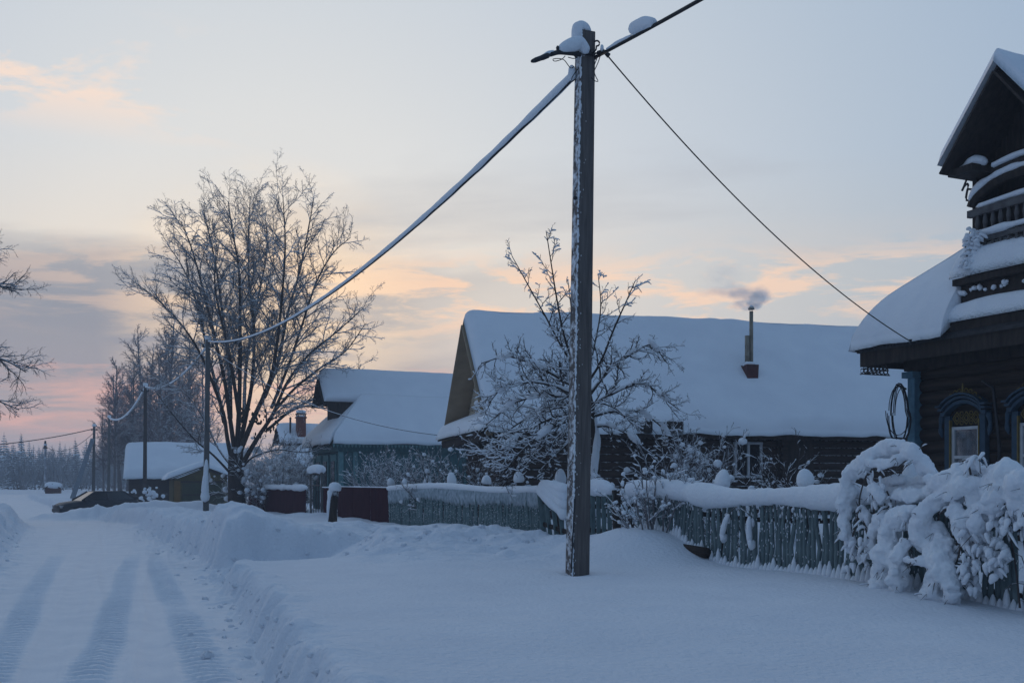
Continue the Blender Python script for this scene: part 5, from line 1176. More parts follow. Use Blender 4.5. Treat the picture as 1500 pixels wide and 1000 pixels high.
# ================================================================== TREES
def rand_perp(d, rg):
    v = Vector((rg.gauss(0, 1), rg.gauss(0, 1), rg.gauss(0, 1))); v = v - d*v.dot(d); return v.normalized()
class Tree:
    """collects branch paths; cfg per level: n children, length ratio, angle, wiggle, upward pull, segments"""
    def __init__(s, seed, cfg, maxl): s.rg = random.Random(seed); s.cfg = cfg; s.maxl = maxl; s.paths = []
    def path(s, pts, r0, r1, lvl, spawn=True, L=None):
        k = len(pts); rad = [r0+(r1-r0)*(i/(k-1))**0.8 for i in range(k)]
        s.paths.append((pts, rad, lvl))
        if spawn and lvl < s.maxl: s.spawn(pts, rad, lvl, L)
    def spawn(s, pts, rad, lvl, L=None):
        rg = s.rg; c = s.cfg[lvl]; L = L or sum((pts[i+1]-pts[i]).length for i in range(len(pts)-1)); n = c['n'] if not callable(c['n']) else c['n'](L)
        for i in range(n):
            q = c['t0'] + (1-c['t0'])*(i+rg.random()*0.9)/n; x = q*(len(pts)-1); j = min(int(x), len(pts)-2); f = x-j
            p = pts[j].lerp(pts[j+1], f); r = rad[j]+(rad[j+1]-rad[j])*f; T = (pts[j+1]-pts[j]).normalized()
            ang = R(c['ang']*rg.uniform(0.7, 1.3)); d = T*math.cos(ang)+rand_perp(T, rg)*math.sin(ang)
            ln = L*c['ratio']*(1-c.get('fall', 0.5)*q)*rg.uniform(0.6, 1.25)
            s.grow(p, d, ln, min(r*0.7, c['rmax']), lvl+1)
    def grow(s, p, d, L, r, lvl):
        rg = s.rg; c = s.cfg[lvl]; n = c['seg']; pts = [p.copy()]; d = d.normalized()
        for i in range(n):
            d = (d + rand_perp(d, rg)*c['wig'] + Vector((0, 0, c['up']))*(1.0/n)).normalized()
            p = p + d*(L/n); pts.append(p)
        s.path(pts, r, max(r*0.35, s.cfg[-1].get('rmin', 0.004)), lvl, True, L)
    def emit(s, root, sides=(8, 6, 4, 3, 3), split=2, mt=None, mc=None, names=('trunk', 'crown'), snow=None, ms=None):
        tr, cr, sn = MB(), MB(), MB()
        for pts, rad, lvl in s.paths:
            (tr if lvl < split else cr).tube(pts, rad, sides[min(lvl, len(sides)-1)], lvl == 0)
        tr.build(names[0], mt, root, True)
        if cr.v: cr.build(names[1], mc, root, False)
        if snow:
            for k, (pts, rad, lvl) in enumerate(s.paths):
                if lvl < snow['l0'] or lvl > snow['l1'] or len(pts) < 3: continue
                if s.rg.random() > snow.get('p', 1): continue
                run = []
                for i in range(len(pts)):
                    T = (pts[min(i+1, len(pts)-1)]-pts[max(i-1, 0)]).normalized()
                    flat = abs(T.z) < snow.get('steep', 0.78)
                    if flat:
                        h = max(snow['min'], rad[i]*snow['k'])*(1.15-abs(T.z))*s.rg.uniform(0.7, 1.3); run.append((pts[i]+Vector((0, 0, rad[i]*0.6+h*0.5)), h))
                    if (not flat or i == len(pts)-1):
                        if len(run) >= 2:
                            hs = [q[1] for q in run]; hs[-1] *= 0.4; hs[0] *= 0.5
                            sn.tube([q[0] for q in run], hs, snow.get('n', 5), True, snow.get('flat', 0.9))
                        run = []
            if sn.v: sn.build('snow', ms or M_SNOWF, root, True)
def limb(pix, D, seed, spread=1.0, sub=4):
    """surveyed limb: bearings with depth offsets"""
    return catmull([P(u, v, D+dz*spread) for u, v, dz in pix], sub)

# ---- the big old tree behind the second pole
def big_tree():
    D = 50.0; base = P(347, 745, D); base.z = 0.3
    root = thing('bare_tree', base, 'huge spreading bare tree with many upright limbs dusted with snow', 'tree')
    cfg = [dict(n=lambda L: int(6+L*2.1), ratio=0.26, ang=42, t0=0.26, rmax=0.04, fall=0.45),
           dict(n=lambda L: int(3+L*3.8), ratio=0.42, ang=42, t0=0.12, rmax=0.020, seg=7, wig=0.17, up=0.30),
           dict(n=lambda L: int(2+L*6), ratio=0.50, ang=44, t0=0.15, rmax=0.011, seg=5, wig=0.2, up=0.18),
           dict(n=lambda L: int(2+L*7), ratio=0.50, ang=44, t0=0.2, rmax=0.008, seg=4, wig=0.22, up=0.10),
           dict(n=0, ratio=0.5, ang=45, t0=0.3, rmax=0.006, seg=3, wig=0.22, up=0.05, rmin=0.0045)]
    T = Tree(7, cfg, 4)
    T.path(limb([(347, 748, 0), (346, 715, 0), (345, 680, 0), (346, 655, 0)], D, 0), 0.46, 0.34, 0, False)
    limbs = [([(343, 690, 0), (332, 640, -.3), (326, 600, -.6), (310, 555, -1), (292, 510, -1.4), (262, 462, -2), (222, 420, -2.4), (186, 392, -2.8)], .20),
             ([(327, 612, -.3), (318, 570, .6), (300, 500, 1.6), (285, 430, 2), (262, 370, 2.4), (236, 330, 2.8)], .19),
             ([(345, 670, 0), (335, 600, -.6), (326, 540, -1), (306, 455, -1.5), (290, 390, -2), (274, 335, -2.2), (258, 295, -2.6)], .21),
             ([(336, 606, -.4), (335, 530, .7), (325, 450, 1), (316, 380, 1.4), (304, 320, 1.6), (292, 278, 2)], .21),
             ([(346, 668, 0), (350, 600, -.5), (352, 520, -1), (352, 440, -1), (350, 370, -1.2), (340, 310, -1.4), (333, 262, -1.5)], .23),
             ([(347, 668, 0), (362, 600, .6), (372, 540, 1), (374, 460, 1.4), (366, 390, 1.8), (366, 320, 2), (368, 255, 2)], .22),
             ([(348, 668, 0), (372, 610, -.4), (400, 545, -.8), (412, 480, -1), (420, 400, -1.3), (424, 330, -1.6), (420, 250, -1.8)], .24),
             ([(390, 572, -.6), (402, 545, .2), (412, 520, 1), (428, 440, 1.4), (448, 370, 1.8), (462, 300, 2.2), (470, 256, 2.4)], .22),
             ([(402, 590, .3), (430, 520, -.2), (452, 455, -.6), (474, 390, -1), (500, 345, -1.4), (528, 320, -1.6)], .14),
             ([(349, 690, 0), (378, 640, -.5), (404, 600, -.8), (428, 548, -1.4), (462, 505, -2), (505, 470, -2.4), (548, 432, -3)], .22),
             ([(404, 598, -.8), (440, 558, -1.2), (482, 525, -1.7), (520, 500, -2), (552, 456, -2.5)], .13),
             ([(395, 625, 0), (430, 596, .6), (465, 578, 1), (500, 566, 1.5), (532, 548, 2), (545, 520, 2.2)], .14),
             ([(415, 605, .4), (450, 588, .3), (480, 590, 0), (512, 592, -.3)], .10),
             ([(343, 700, 0), (310, 665, -.8), (280, 640, -1.4), (245, 600, -2), (215, 560, -2.6)], .11),
             ([(345, 690, 0), (318, 655, 1), (296, 610, 1.8), (268, 570, 2.4), (228, 545, 3)], .10),
             ([(352, 690, 0), (372, 668, -1), (412, 656, -1.6), (455, 660, -2), (488, 648, -2.6)], .09),
             ([(358, 612, .5), (362, 520, 2.4), (380, 420, 3.4), (395, 340, 3.9), (392, 285, 4.2)], .17),
             ([(350, 600, -.5), (334, 500, -2.4), (312, 400, -3.6), (318, 330, -4)], .17)]
    limbs = [([(347+(u-347)*0.92, 690+(v-690)*0.925, d) for u, v, d in px], r) for px, r in limbs]
    for px, r in limbs: T.path(limb(px, D, 0), r*0.62, 0.017, 0, True)
    T.emit(root, (9, 6, 4, 3, 3), 1, M_BARK, mat('twig_big', (0.18, 0.16, 0.155), (0.11, 0.095, 0.092), 0.9, 6, snow=(0.34, 0.3)), snow=dict(l0=0, l1=2, k=0.7, min=0.014, p=0.9, steep=0.9, n=4))
    # rusty leftover leaves low in the crown
    rg = random.Random(2); mb = MB()
    for i in range(70):
        p = P(rg.uniform(352, 410), rg.uniform(598, 640), D+rg.uniform(-1.5, 1)); mb.blob(p, rg.uniform(0.04, 0.09), i, 0.4, 1, (0.7, 0.7, 1.3))
    mb.build('withered_leaves', mat('withered', (0.05, 0.035, 0.03), None, 0.9, 5), root)
    print('big tree paths', len(T.paths))
big_tree()

# ---- tree leaning in from beyond the left edge
def left_tree():
    D = 44.0; base = P(-120, 740, D); base.z = 0.3
    root = thing('bare_tree', base, 'bare drooping tree whose branch tips reach in at the left edge', 'tree')
    cfg = [dict(n=lambda L: int(5+L*2.4), ratio=0.34, ang=45, t0=0.3, rmax=0.05, fall=0.35),
           dict(n=lambda L: int(4+L*5), ratio=0.45, ang=42, t0=0.2, rmax=0.03, seg=6, wig=0.2, up=-0.1),
           dict(n=lambda L: int(2+L*4.5), ratio=0.5, ang=42, t0=0.15, rmax=0.014, seg=5, wig=0.22, up=-0.25),
           dict(n=0, ratio=0.5, ang=45, t0=0.3, rmax=0.009, seg=4, wig=0.25, up=-0.2, rmin=0.006)]
    T = Tree(12, cfg, 3)
    T.path(limb([(-125, 748, 0), (-123, 660, 0), (-118, 590, 0), (-116, 520, 0), (-114, 460, 0), (-112, 420, 0)], D, 0), 0.34, 0.05, 0)
    for px, r in (([(-112, 560, 0), (-70, 530, -.5), (-35, 520, -.8), (8, 528, -1), (38, 545, -1.2)], .12), ([(-110, 480, 0), (-70, 440, 1), (-35, 415, 1.4), (4, 420, 1.8), (32, 425, 2)], .12), ([(-114, 460, 0), (-85, 425, -1), (-60, 395, -1.5), (-35, 380, -2), (-22, 378, -2)], .08),
                  ([(-112, 590, 0), (-75, 575, 1), (-40, 570, 1.5), (0, 588, 2), (28, 600, 2)], .09), ([(-116, 600, 0), (-160, 540, -1), (-200, 480, -2)], .12), ([(-116, 500, 0), (-150, 430, 1), (-180, 380, 2)], .10)):
        T.path(limb(px, D, 0), r, 0.02, 0)
    T.emit(root, (8, 5, 3, 3), 1, M_BARK, mat('twig_left', (0.06, 0.048, 0.045), None, 0.9, 6, snow=(0.65, 0.2)), snow=dict(l0=0, l1=1, k=0.5, min=0.012, p=0.7, n=4))
left_tree()

# ---- apple tree behind the near pole
def apple_tree():
    D = 22.0; base = P(873, 735, D); base.z = 0.5
    root = thing('apple_tree', base, 'old apple tree heavy with snow behind the near pole', 'tree')
    cfg = [dict(n=lambda L: int(5+L*7.0), ratio=0.30, ang=50, t0=0.15, rmax=0.03, fall=0.35),
           dict(n=lambda L: int(3+L*9), ratio=0.45, ang=48, t0=0.15, rmax=0.012, seg=6, wig=0.26, up=0.22),
           dict(n=lambda L: int(1+L*8), ratio=0.45, ang=50, t0=0.2, rmax=0.008, seg=4, wig=0.28, up=0.12),
           dict(n=0, ratio=0.5, ang=45, t0=0.3, rmax=0.006, seg=3, wig=0.3, up=0.05, rmin=0.0038)]
    T = Tree(21, cfg, 3)
    T.path(limb([(869, 742, 0), (872, 705, 0), (874, 665, 0), (870, 625, 0), (864, 590, 0), (856, 560, 0)], D, 0), 0.10, 0.08, 0, False)
    L_ = [([(856, 560, 0), (840, 530, 0), (826, 490, -.1), (816, 440, -.2), (808, 390, -.2), (800, 338, -.3)], .045),
          ([(850, 550, 0), (824, 510, .3), (800, 465, .5), (775, 420, .6), (750, 375, .7)], .04),
          ([(860, 575, 0), (830, 560, -.4), (790, 538, -.7), (745, 522, -.9), (705, 532, -1.1)], .045),
          ([(862, 585, 0), (830, 580, .4), (790, 580, .7), (750, 592, 1), (712, 622, 1.2)], .04),
          ([(864, 600, 0), (835, 605, -.5), (795, 618, -.9), (752, 645, -1.2), (716, 676, -1.3)], .045),
          ([(866, 610, 0), (838, 628, .4), (800, 650, .8), (765, 680, 1)], .035),
          ([(866, 620, 0), (842, 640, -.6), (812, 668, -.9), (790, 690, -1)], .03),
          ([(858, 565, 0), (880, 530, -.3), (900, 480, -.5), (918, 440, -.6), (930, 412, -.7)], .042),
          ([(862, 580, 0), (890, 545, .3), (925, 518, .5), (955, 505, .7), (975, 530, .8)], .045),
          ([(866, 595, 0), (900, 575, -.4), (940, 560, -.7), (968, 580, -.9), (995, 600, -1)], .04),
          ([(868, 610, 0), (900, 602, .4), (940, 605, .7), (972, 628, .9), (990, 655, 1)], .038),
          ([(868, 625, 0), (895, 625, -.4), (925, 640, -.7), (950, 665, -.8)], .03),
          ([(856, 560, 0), (848, 510, .6), (838, 460, .9), (832, 410, 1.1)], .035),
          ([(858, 560, 0), (872, 500, .5), (880, 450, .8), (876, 400, 1)], .032),
          ([(864, 604, 0), (832, 596, .8), (790, 604, 1.2), (745, 630, 1.4), (704, 668, 1.5)], .04), ([(865, 608, 0), (838, 614, -1), (800, 632, -1.4), (762, 662, -1.6), (738, 692, -1.7)], .035), ([(863, 595, 0), (828, 572, -.9), (784, 560, -1.3), (740, 566, -1.5), (716, 590, -1.6)], .038), ([(858, 570, 0), (858, 560, -.8), (846, 545, -1.4), (815, 540, -1.8)], .03), ([(862, 590, 0), (880, 590, -1), (905, 600, -1.5), (925, 620, -1.7)], .03)]
    full = cfg[0]
    for k, (px, r) in enumerate(L_):
        T.cfg = [dict(full, n=(lambda L: int(4+L*3.6)), ratio=0.22)]+cfg[1:] if k in (0, 1, 7, 12, 13) else cfg
        T.path(limb(px, D, 0), r*(0.8 if k in (0, 1, 7, 12, 13) else 1), 0.009, 0)
    T.cfg = cfg
    T.emit(root, (8, 5, 3, 3), 1, M_BARK, mat('twig_apple', (0.055, 0.042, 0.038), None, 0.9, 6, snow=(0.62, 0.2)), snow=dict(l0=0, l1=2, k=1.0, min=0.018, p=0.8, steep=0.80, n=5))
    # heavy pads of snow in the forks
    rg = random.Random(3); mb = MB()
    for px, r in L_[2:7]+L_[8:12]+L_[14:17]:
        for k in range(1, len(px)-1):
            u, v, dz = px[k]; p = P(u, v-3, D+dz); q = P((px[k][0]+px[k+1][0])/2, (px[k][1]+px[k+1][1])/2-3, D+(dz+px[k+1][2])/2)
            if rg.random() < 0.8: snow_rope(mb, [p+(p-q)*0.5, p, q], [0.04, 0.105, 0.075], k, 0.75, 8, 5, 0.3)
    mb.build('snow_pads', M_SNOWF, root, True)
    mb = MB(); snow_rope(mb, [P(868, 715, D-0.12), P(872, 670, D-0.12), P(875, 640, D-0.1), P(872, 610, D-0.08)], [0.06, 0.085, 0.07, 0.04], 5, 0.8); mb.build('trunk_rime', M_SNOWF, root, True)
    print('apple paths', len(T.paths))
apple_tree()

# ---- shrubs
def shrub(name, label, c, h, w, seed, nst, twm, group=None, clumps=0, csize=(0.04, 0.1), snow=None, up=0.25, dep=3, cat='shrub', lean=(0, 0)):
    root = thing(name, c, label, cat, group); rg = random.Random(seed)
    cfg = [dict(n=lambda L: int(3+L*3), ratio=0.42, ang=36, t0=0.2, rmax=0.014, fall=0.5, seg=6, wig=0.14, up=up),
           dict(n=lambda L: int(2+L*5), ratio=0.5, ang=40, t0=0.2, rmax=0.009, seg=5, wig=0.18, up=up*0.6),
           dict(n=lambda L: int(1+L*6), ratio=0.5, ang=40, t0=0.2, rmax=0.007, seg=4, wig=0.2, up=0.1),
           dict(n=0, ratio=0.5, ang=45, t0=0.3, rmax=0.005, seg=3, wig=0.2, up=0.05, rmin=0.0045)]
    T = Tree(seed, cfg, dep)
    for i in range(nst):
        a = rg.uniform(0, 6.283); q = math.sqrt(rg.random()); b = c+Vector((math.cos(a)*w*0.35*q, math.sin(a)*w*0.35*q, -0.1))
        d = Vector((math.cos(a)*q*w/h*0.8+lean[0], math.sin(a)*q*w/h*0.8+lean[1], 1)); T.grow(b, d, h*rg.uniform(0.7, 1.1), 0.018, 0)
    T.emit(root, (5, 4, 3, 3), 1, twm, twm, ('stems', 'twigs'), snow=snow)
    if clumps:
        mb = MB(); pp = [p for p in T.paths if p[2] >= 1]
        for i in range(clumps):
            pts = rg.choice(pp)[0]; j = rg.randrange(1, len(pts)-1) if len(pts) > 2 else 1; r = rg.uniform(*csize)*rg.uniform(0.55, 1.0); p = pts[j]
            if p.z < c.z+0.1: continue
            q0 = pts[j-1]; q1 = pts[min(j+1, len(pts)-1)]; d_ = (q1-q0).normalized(); ln = r*rg.uniform(1.3, 3.0); w_ = Vector((0, 0, r*0.45))
            if abs(d_.z) > 0.8: d_ = Vector((rg.uniform(-1, 1), rg.uniform(-1, 1), 0.3)).normalized(); ln *= 0.7
            snow_rope(mb, [p-d_*ln*0.5+w_*0.6, p+w_+Vector((rg.uniform(-.3, .3)*r, 0, 0)), p+d_*ln*0.5+w_*0.6], [r*0.6, r, r*0.7], i, 0.85, 8, 5, 0.35, 1.2/r)
        mb.build('snow_clumps', M_SNOWF, root, True)
    return root
def gp(u, D, dz=0.0): x = (u-750)/1500*D; return Vector((x, D, gz(x, D)+dz))
S1 = dict(l0=0, l1=2, k=0.7, min=0.014, p=0.6, steep=0.9, n=4)
shrub('frosted_shrub', 'rime grey upright shrub in front of the teal house wall, left half', gp(562, 38.5), 2.2, 1.8, 31, 30, M_TWIGF, 'frosted garden shrubs', 40, (0.02, 0.05), S1, 0.35)
shrub('frosted_shrub', 'rime grey upright shrub in front of the teal house wall, right half', gp(606, 37), 2.1, 1.8, 32, 28, M_TWIGF, 'frosted garden shrubs', 40, (0.02, 0.05), S1, 0.35)
shrub('frosted_shrub', 'tangled dark shrub with snow below the cream gable', gp(662, 29.5), 1.9, 1.6, 33, 18, M_TWIG, 'frosted garden shrubs', 90, (0.03, 0.08), S1, 0.2)
shrub('frosted_shrub', 'leaning leafless plum shrub with snowy stems left of the apple tree', gp(706, 28.8), 2.0, 1.4, 34, 12, M_TWIG, 'frosted garden shrubs', 60, (0.03, 0.08), S1, 0.2, lean=(0.25, 0))
shrub('frosted_shrub', 'low snowy shrub beyond the gap right of the near pole', gp(915, 20.5), 1.0, 1.5, 35, 12, M_TWIG, 'frosted garden shrubs', 110, (0.05, 0.12), S1, 0.0)
shrub('frosted_shrub', 'snow clotted shrub behind the left end of the near fence', gp(975, 19.6), 1.5, 1.7, 36, 14, M_TWIG, 'frosted garden shrubs', 130, (0.05, 0.13), S1, 0.1)
shrub('frosted_shrub', 'tall rimed shrub covering the log wall left of its window', gp(1020, 20.8), 2.1, 1.2, 37, 18, M_TWIGF, 'frosted garden shrubs', 90, (0.03, 0.09), S1, 0.25)
shrub('frosted_shrub', 'low arching snowy shrub under the log house window', gp(1108, 17.4), 0.95, 1.3, 38, 12, M_TWIG, 'frosted garden shrubs', 100, (0.05, 0.12), S1, 0.0)
shrub('frosted_shrub', 'fine dark twiggy shrub at the right of the log house window', gp(1146, 21.5), 1.8, 0.8, 39, 12, M_TWIG, 'frosted garden shrubs', 25, (0.03, 0.06), S1, 0.3)
shrub('frosted_shrub', 'snowy bush crowding the left end of the near picket fence', gp(962, 17.0, -0.05), 1.15, 1.0, 40, 16, M_TWIGF, 'frosted garden shrubs', 200, (0.02, 0.05), S1, 0.0)
shrub('snowy_bush', 'snow smothered bush at the foot of the big bare tree, left side', gp(374, 52), 2.4, 2.4, 41, 18, M_TWIGF, 'bushes under the big tree', 240, (0.07, 0.2), S1, 0.05)
shrub('snowy_bush', 'snow smothered bush right of the big bare tree trunk', gp(402, 51), 3.2, 3.2, 42, 22, M_TWIGF, 'bushes under the big tree', 240, (0.06, 0.18), S1, 0.1)
shrub('snowy_bush', 'pale rimed bush tangled between the tree and the chimney house', gp(432, 56), 3.6, 3.0, 43, 22, M_TWIGF, 'bushes under the big tree', 160, (0.05, 0.15), S1, 0.15)
shrub('snowy_plant', 'small star shaped snowy plant between barn and garage', gp(228, 66), 1.5, 1.2, 44, 7, M_TWIG, None, 34, (0.10, 0.2), None, -0.3, 1, 'plant')

# ---- birches and other bare trees in the background
def birch_proto(seed, H, wsp, nst=1):
    root = thing('birch_tree', (0, 0, 0), 'x', 'tree', 'birches beyond the barn')
    cfg = [dict(n=lambda L: int(L*3.2), ratio=0.27, ang=48, t0=0.18, rmax=0.05, fall=0.65, seg=10, wig=0.03, up=0.05),
           dict(n=lambda L: int(4+L*5), ratio=0.42, ang=36, t0=0.12, rmax=0.025, seg=6, wig=0.1, up=0.25),
           dict(n=lambda L: int(2+L*4), ratio=0.5, ang=36, t0=0.15, rmax=0.016, seg=4, wig=0.15, up=-0.15),
           dict(n=0, ratio=0.5, ang=40, t0=0.2, rmax=0.013, seg=3, wig=0.15, up=-0.25, rmin=0.011)]
    T = Tree(seed, cfg, 3); rg = random.Random(seed)
    for i in range(nst): T.grow(Vector((i*0.4, 0, 0)), Vector((rg.uniform(-.06, .06)*wsp, rg.uniform(-.05, .05), 1)), H*(1-0.12*i), 0.17, 0)
    T.emit(root, (7, 4, 3, 3), 1, M_BIRCH, M_TWIGB)
    return root
bp = [birch_proto(51, 16, 1), birch_proto(52, 15, 1.2, 2), birch_proto(53, 13, 1.4)]
bl = [(168, 108, 0, 0.84, 'leftmost thin bare tree beside the thin grey pole'), (186, 112, 1, 0.95, 'bare birch directly above the left end of the barn roof'), (207, 118, 0, 1.12, 'tall bare birch behind the pole in front of the barn'), (231, 104, 2, 1.08, 'dark stemmed birch above the middle of the barn roof'),
      (252, 108, 1, 1.18, 'thick stemmed birch left of the second pole'), (276, 112, 0, 1.05, 'bare birch seen through the limbs of the big tree'), (152, 125, 2, 0.75, 'low wispy bare tree at the far end of the street'), (298, 116, 2, 1.1, 'bare birch directly behind the second pole'),
      (178, 120, 1, 0.9, 'grey birch just right of the leftmost thin bare tree'), (219, 124, 1, 1.12, 'double stemmed birch right of the pole before the barn'), (242, 122, 0, 1.15, 'slender tall birch above the right half of the barn roof'), (264, 126, 2, 1.2, 'twiggy birch between the thick stemmed birch and the big tree'), (196, 128, 2, 1.1, 'faint twiggy birch behind the left part of the barn'), (286, 128, 1, 1.1, 'faint double birch left behind the second pole')]
used = set()
for k, (u, D, i, sc, lb) in enumerate(bl):
    o = bp[i] if i not in used else copy_tree(bp[i]); used.add(i)
    o.location = gp(u, D, -0.1); o.scale = (sc, sc, sc); o.rotation_euler = (0, 0, k*1.3); o['label'] = lb

# ---- spruces of the distant forest
def spruce_proto(seed, H, W):
    rg = random.Random(seed); root = thing('spruce_tree', (0, 0, 0), 'dark spruce dusted with snow in the distant forest edge', 'tree', 'spruces of the distant forest')
    MB().tube([(0, 0, 0), (0, 0, H)], [0.16, 0.02], 6).build('trunk', M_BARK, root)
    mb = MB(); n = 20
    for i in range(n):
        q = i/n; z = H*(0.10+0.88*q); r = W*(1-q)**0.85*rg.uniform(0.8, 1.15)+0.12; k = 9 if q < 0.7 else 6
        for j in range(k):
            a = 6.283*j/k+rg.random()*0.7; rr = r*rg.uniform(0.65, 1.15); d = Vector((math.cos(a), math.sin(a), 0)); s_ = Vector((-d.y, d.x, 0)); b = Vector((0, 0, z)); w = rr*0.26+0.05
            p = [b, b+d*rr*0.45+s_*w+Vector((0, 0, -rr*0.13)), b+d*rr+Vector((0, 0, -rr*0.34)), b+d*rr*0.45-s_*w+Vector((0, 0, -rr*0.13)), b+d*rr*0.5+Vector((0, 0, 0.02-rr*0.04)), b+d*rr*0.5+Vector((0, 0, -rr*0.28-0.08))]
            mb.add(p, [(0, 1, 4), (4, 1, 2), (0, 4, 3), (4, 2, 3), (0, 5, 1), (1, 5, 2), (3, 5, 0), (2, 5, 3)])
    mb.build('crown', M_SPRUCE, root); return root
sp = [spruce_proto(61, 11, 2.3), spruce_proto(62, 9.5, 1.9), spruce_proto(63, 12, 2.1)]
rg = random.Random(77); used = set()
spots = [(20, 150, 0, 0.78), (36, 168, 1, 0.8), (92, 170, 0, 0.62)]
for i in range(135): spots.append((rg.uniform(-70, 300), rg.uniform(175, 270), rg.randrange(3), rg.uniform(0.75, 1.12)))
for k, (u, D, i, sc) in enumerate(spots):
    o = sp[i] if i not in used else copy_tree(sp[i]); used.add(i)
    o.location = gp(u, D, -0.1); o.scale = (sc*1.05, sc*1.05, sc*rg.uniform(0.75, 0.95)); o.rotation_euler = (0, 0, rg.uniform(0, 6.28))
o_ = None
# rimed young deciduous trees in front of the spruces
def scrub_proto(seed, H):
    root = thing('rimed_tree', (0, 0, 0), 'grey rimed young tree in the thicket below the distant spruces', 'tree', 'rimed thicket below the spruces')
    cfg = [dict(n=lambda L: int(3+L*2.2), ratio=0.40, ang=40, t0=0.15, rmax=0.03, fall=0.5, seg=7, wig=0.08, up=0.1),
           dict(n=lambda L: int(2+L*3), ratio=0.45, ang=40, t0=0.15, rmax=0.022, seg=4, wig=0.15, up=0.2),
           dict(n=lambda L: int(1+L*3), ratio=0.5, ang=40, t0=0.15, rmax=0.02, seg=3, wig=0.2, up=0.1),
           dict(n=0, ratio=0.5, ang=40, t0=0.2, rmax=0.018, seg=2, wig=0.15, up=0.0, rmin=0.016)]
    T = Tree(seed, cfg, 3); rg = random.Random(seed)
    for i in range(5): T.grow(Vector((rg.uniform(-1, 1), rg.uniform(-1, 1), -0.1)), Vector((rg.uniform(-.35, .35), rg.uniform(-.35, .35), 1)), H*rg.uniform(0.7, 1.1), 0.06, 0)
    T.emit(root, (5, 3, 3, 3), 1, M_TWIGF, mat('rime_twig', (0.34, 0.36, 0.39), (0.22, 0.23, 0.25), 0.9, 5)); return root
sc_ = [scrub_proto(71, 5.0), scrub_proto(72, 4.2)]; used = set()
for k in range(46):
    u = rg.uniform(-60, 250); D = rg.uniform(128, 178); i = k % 2; s_ = rg.uniform(0.7, 1.15)
    if 52 < u < 92: D = rg.uniform(140, 178)
    o = sc_[i] if i not in used else copy_tree(sc_[i]); used.add(i); o.location = gp(u, D, -0.1); o.scale = (s_*1.15, s_*1.15, s_); o.rotation_euler = (0, 0, rg.uniform(0, 6.28))

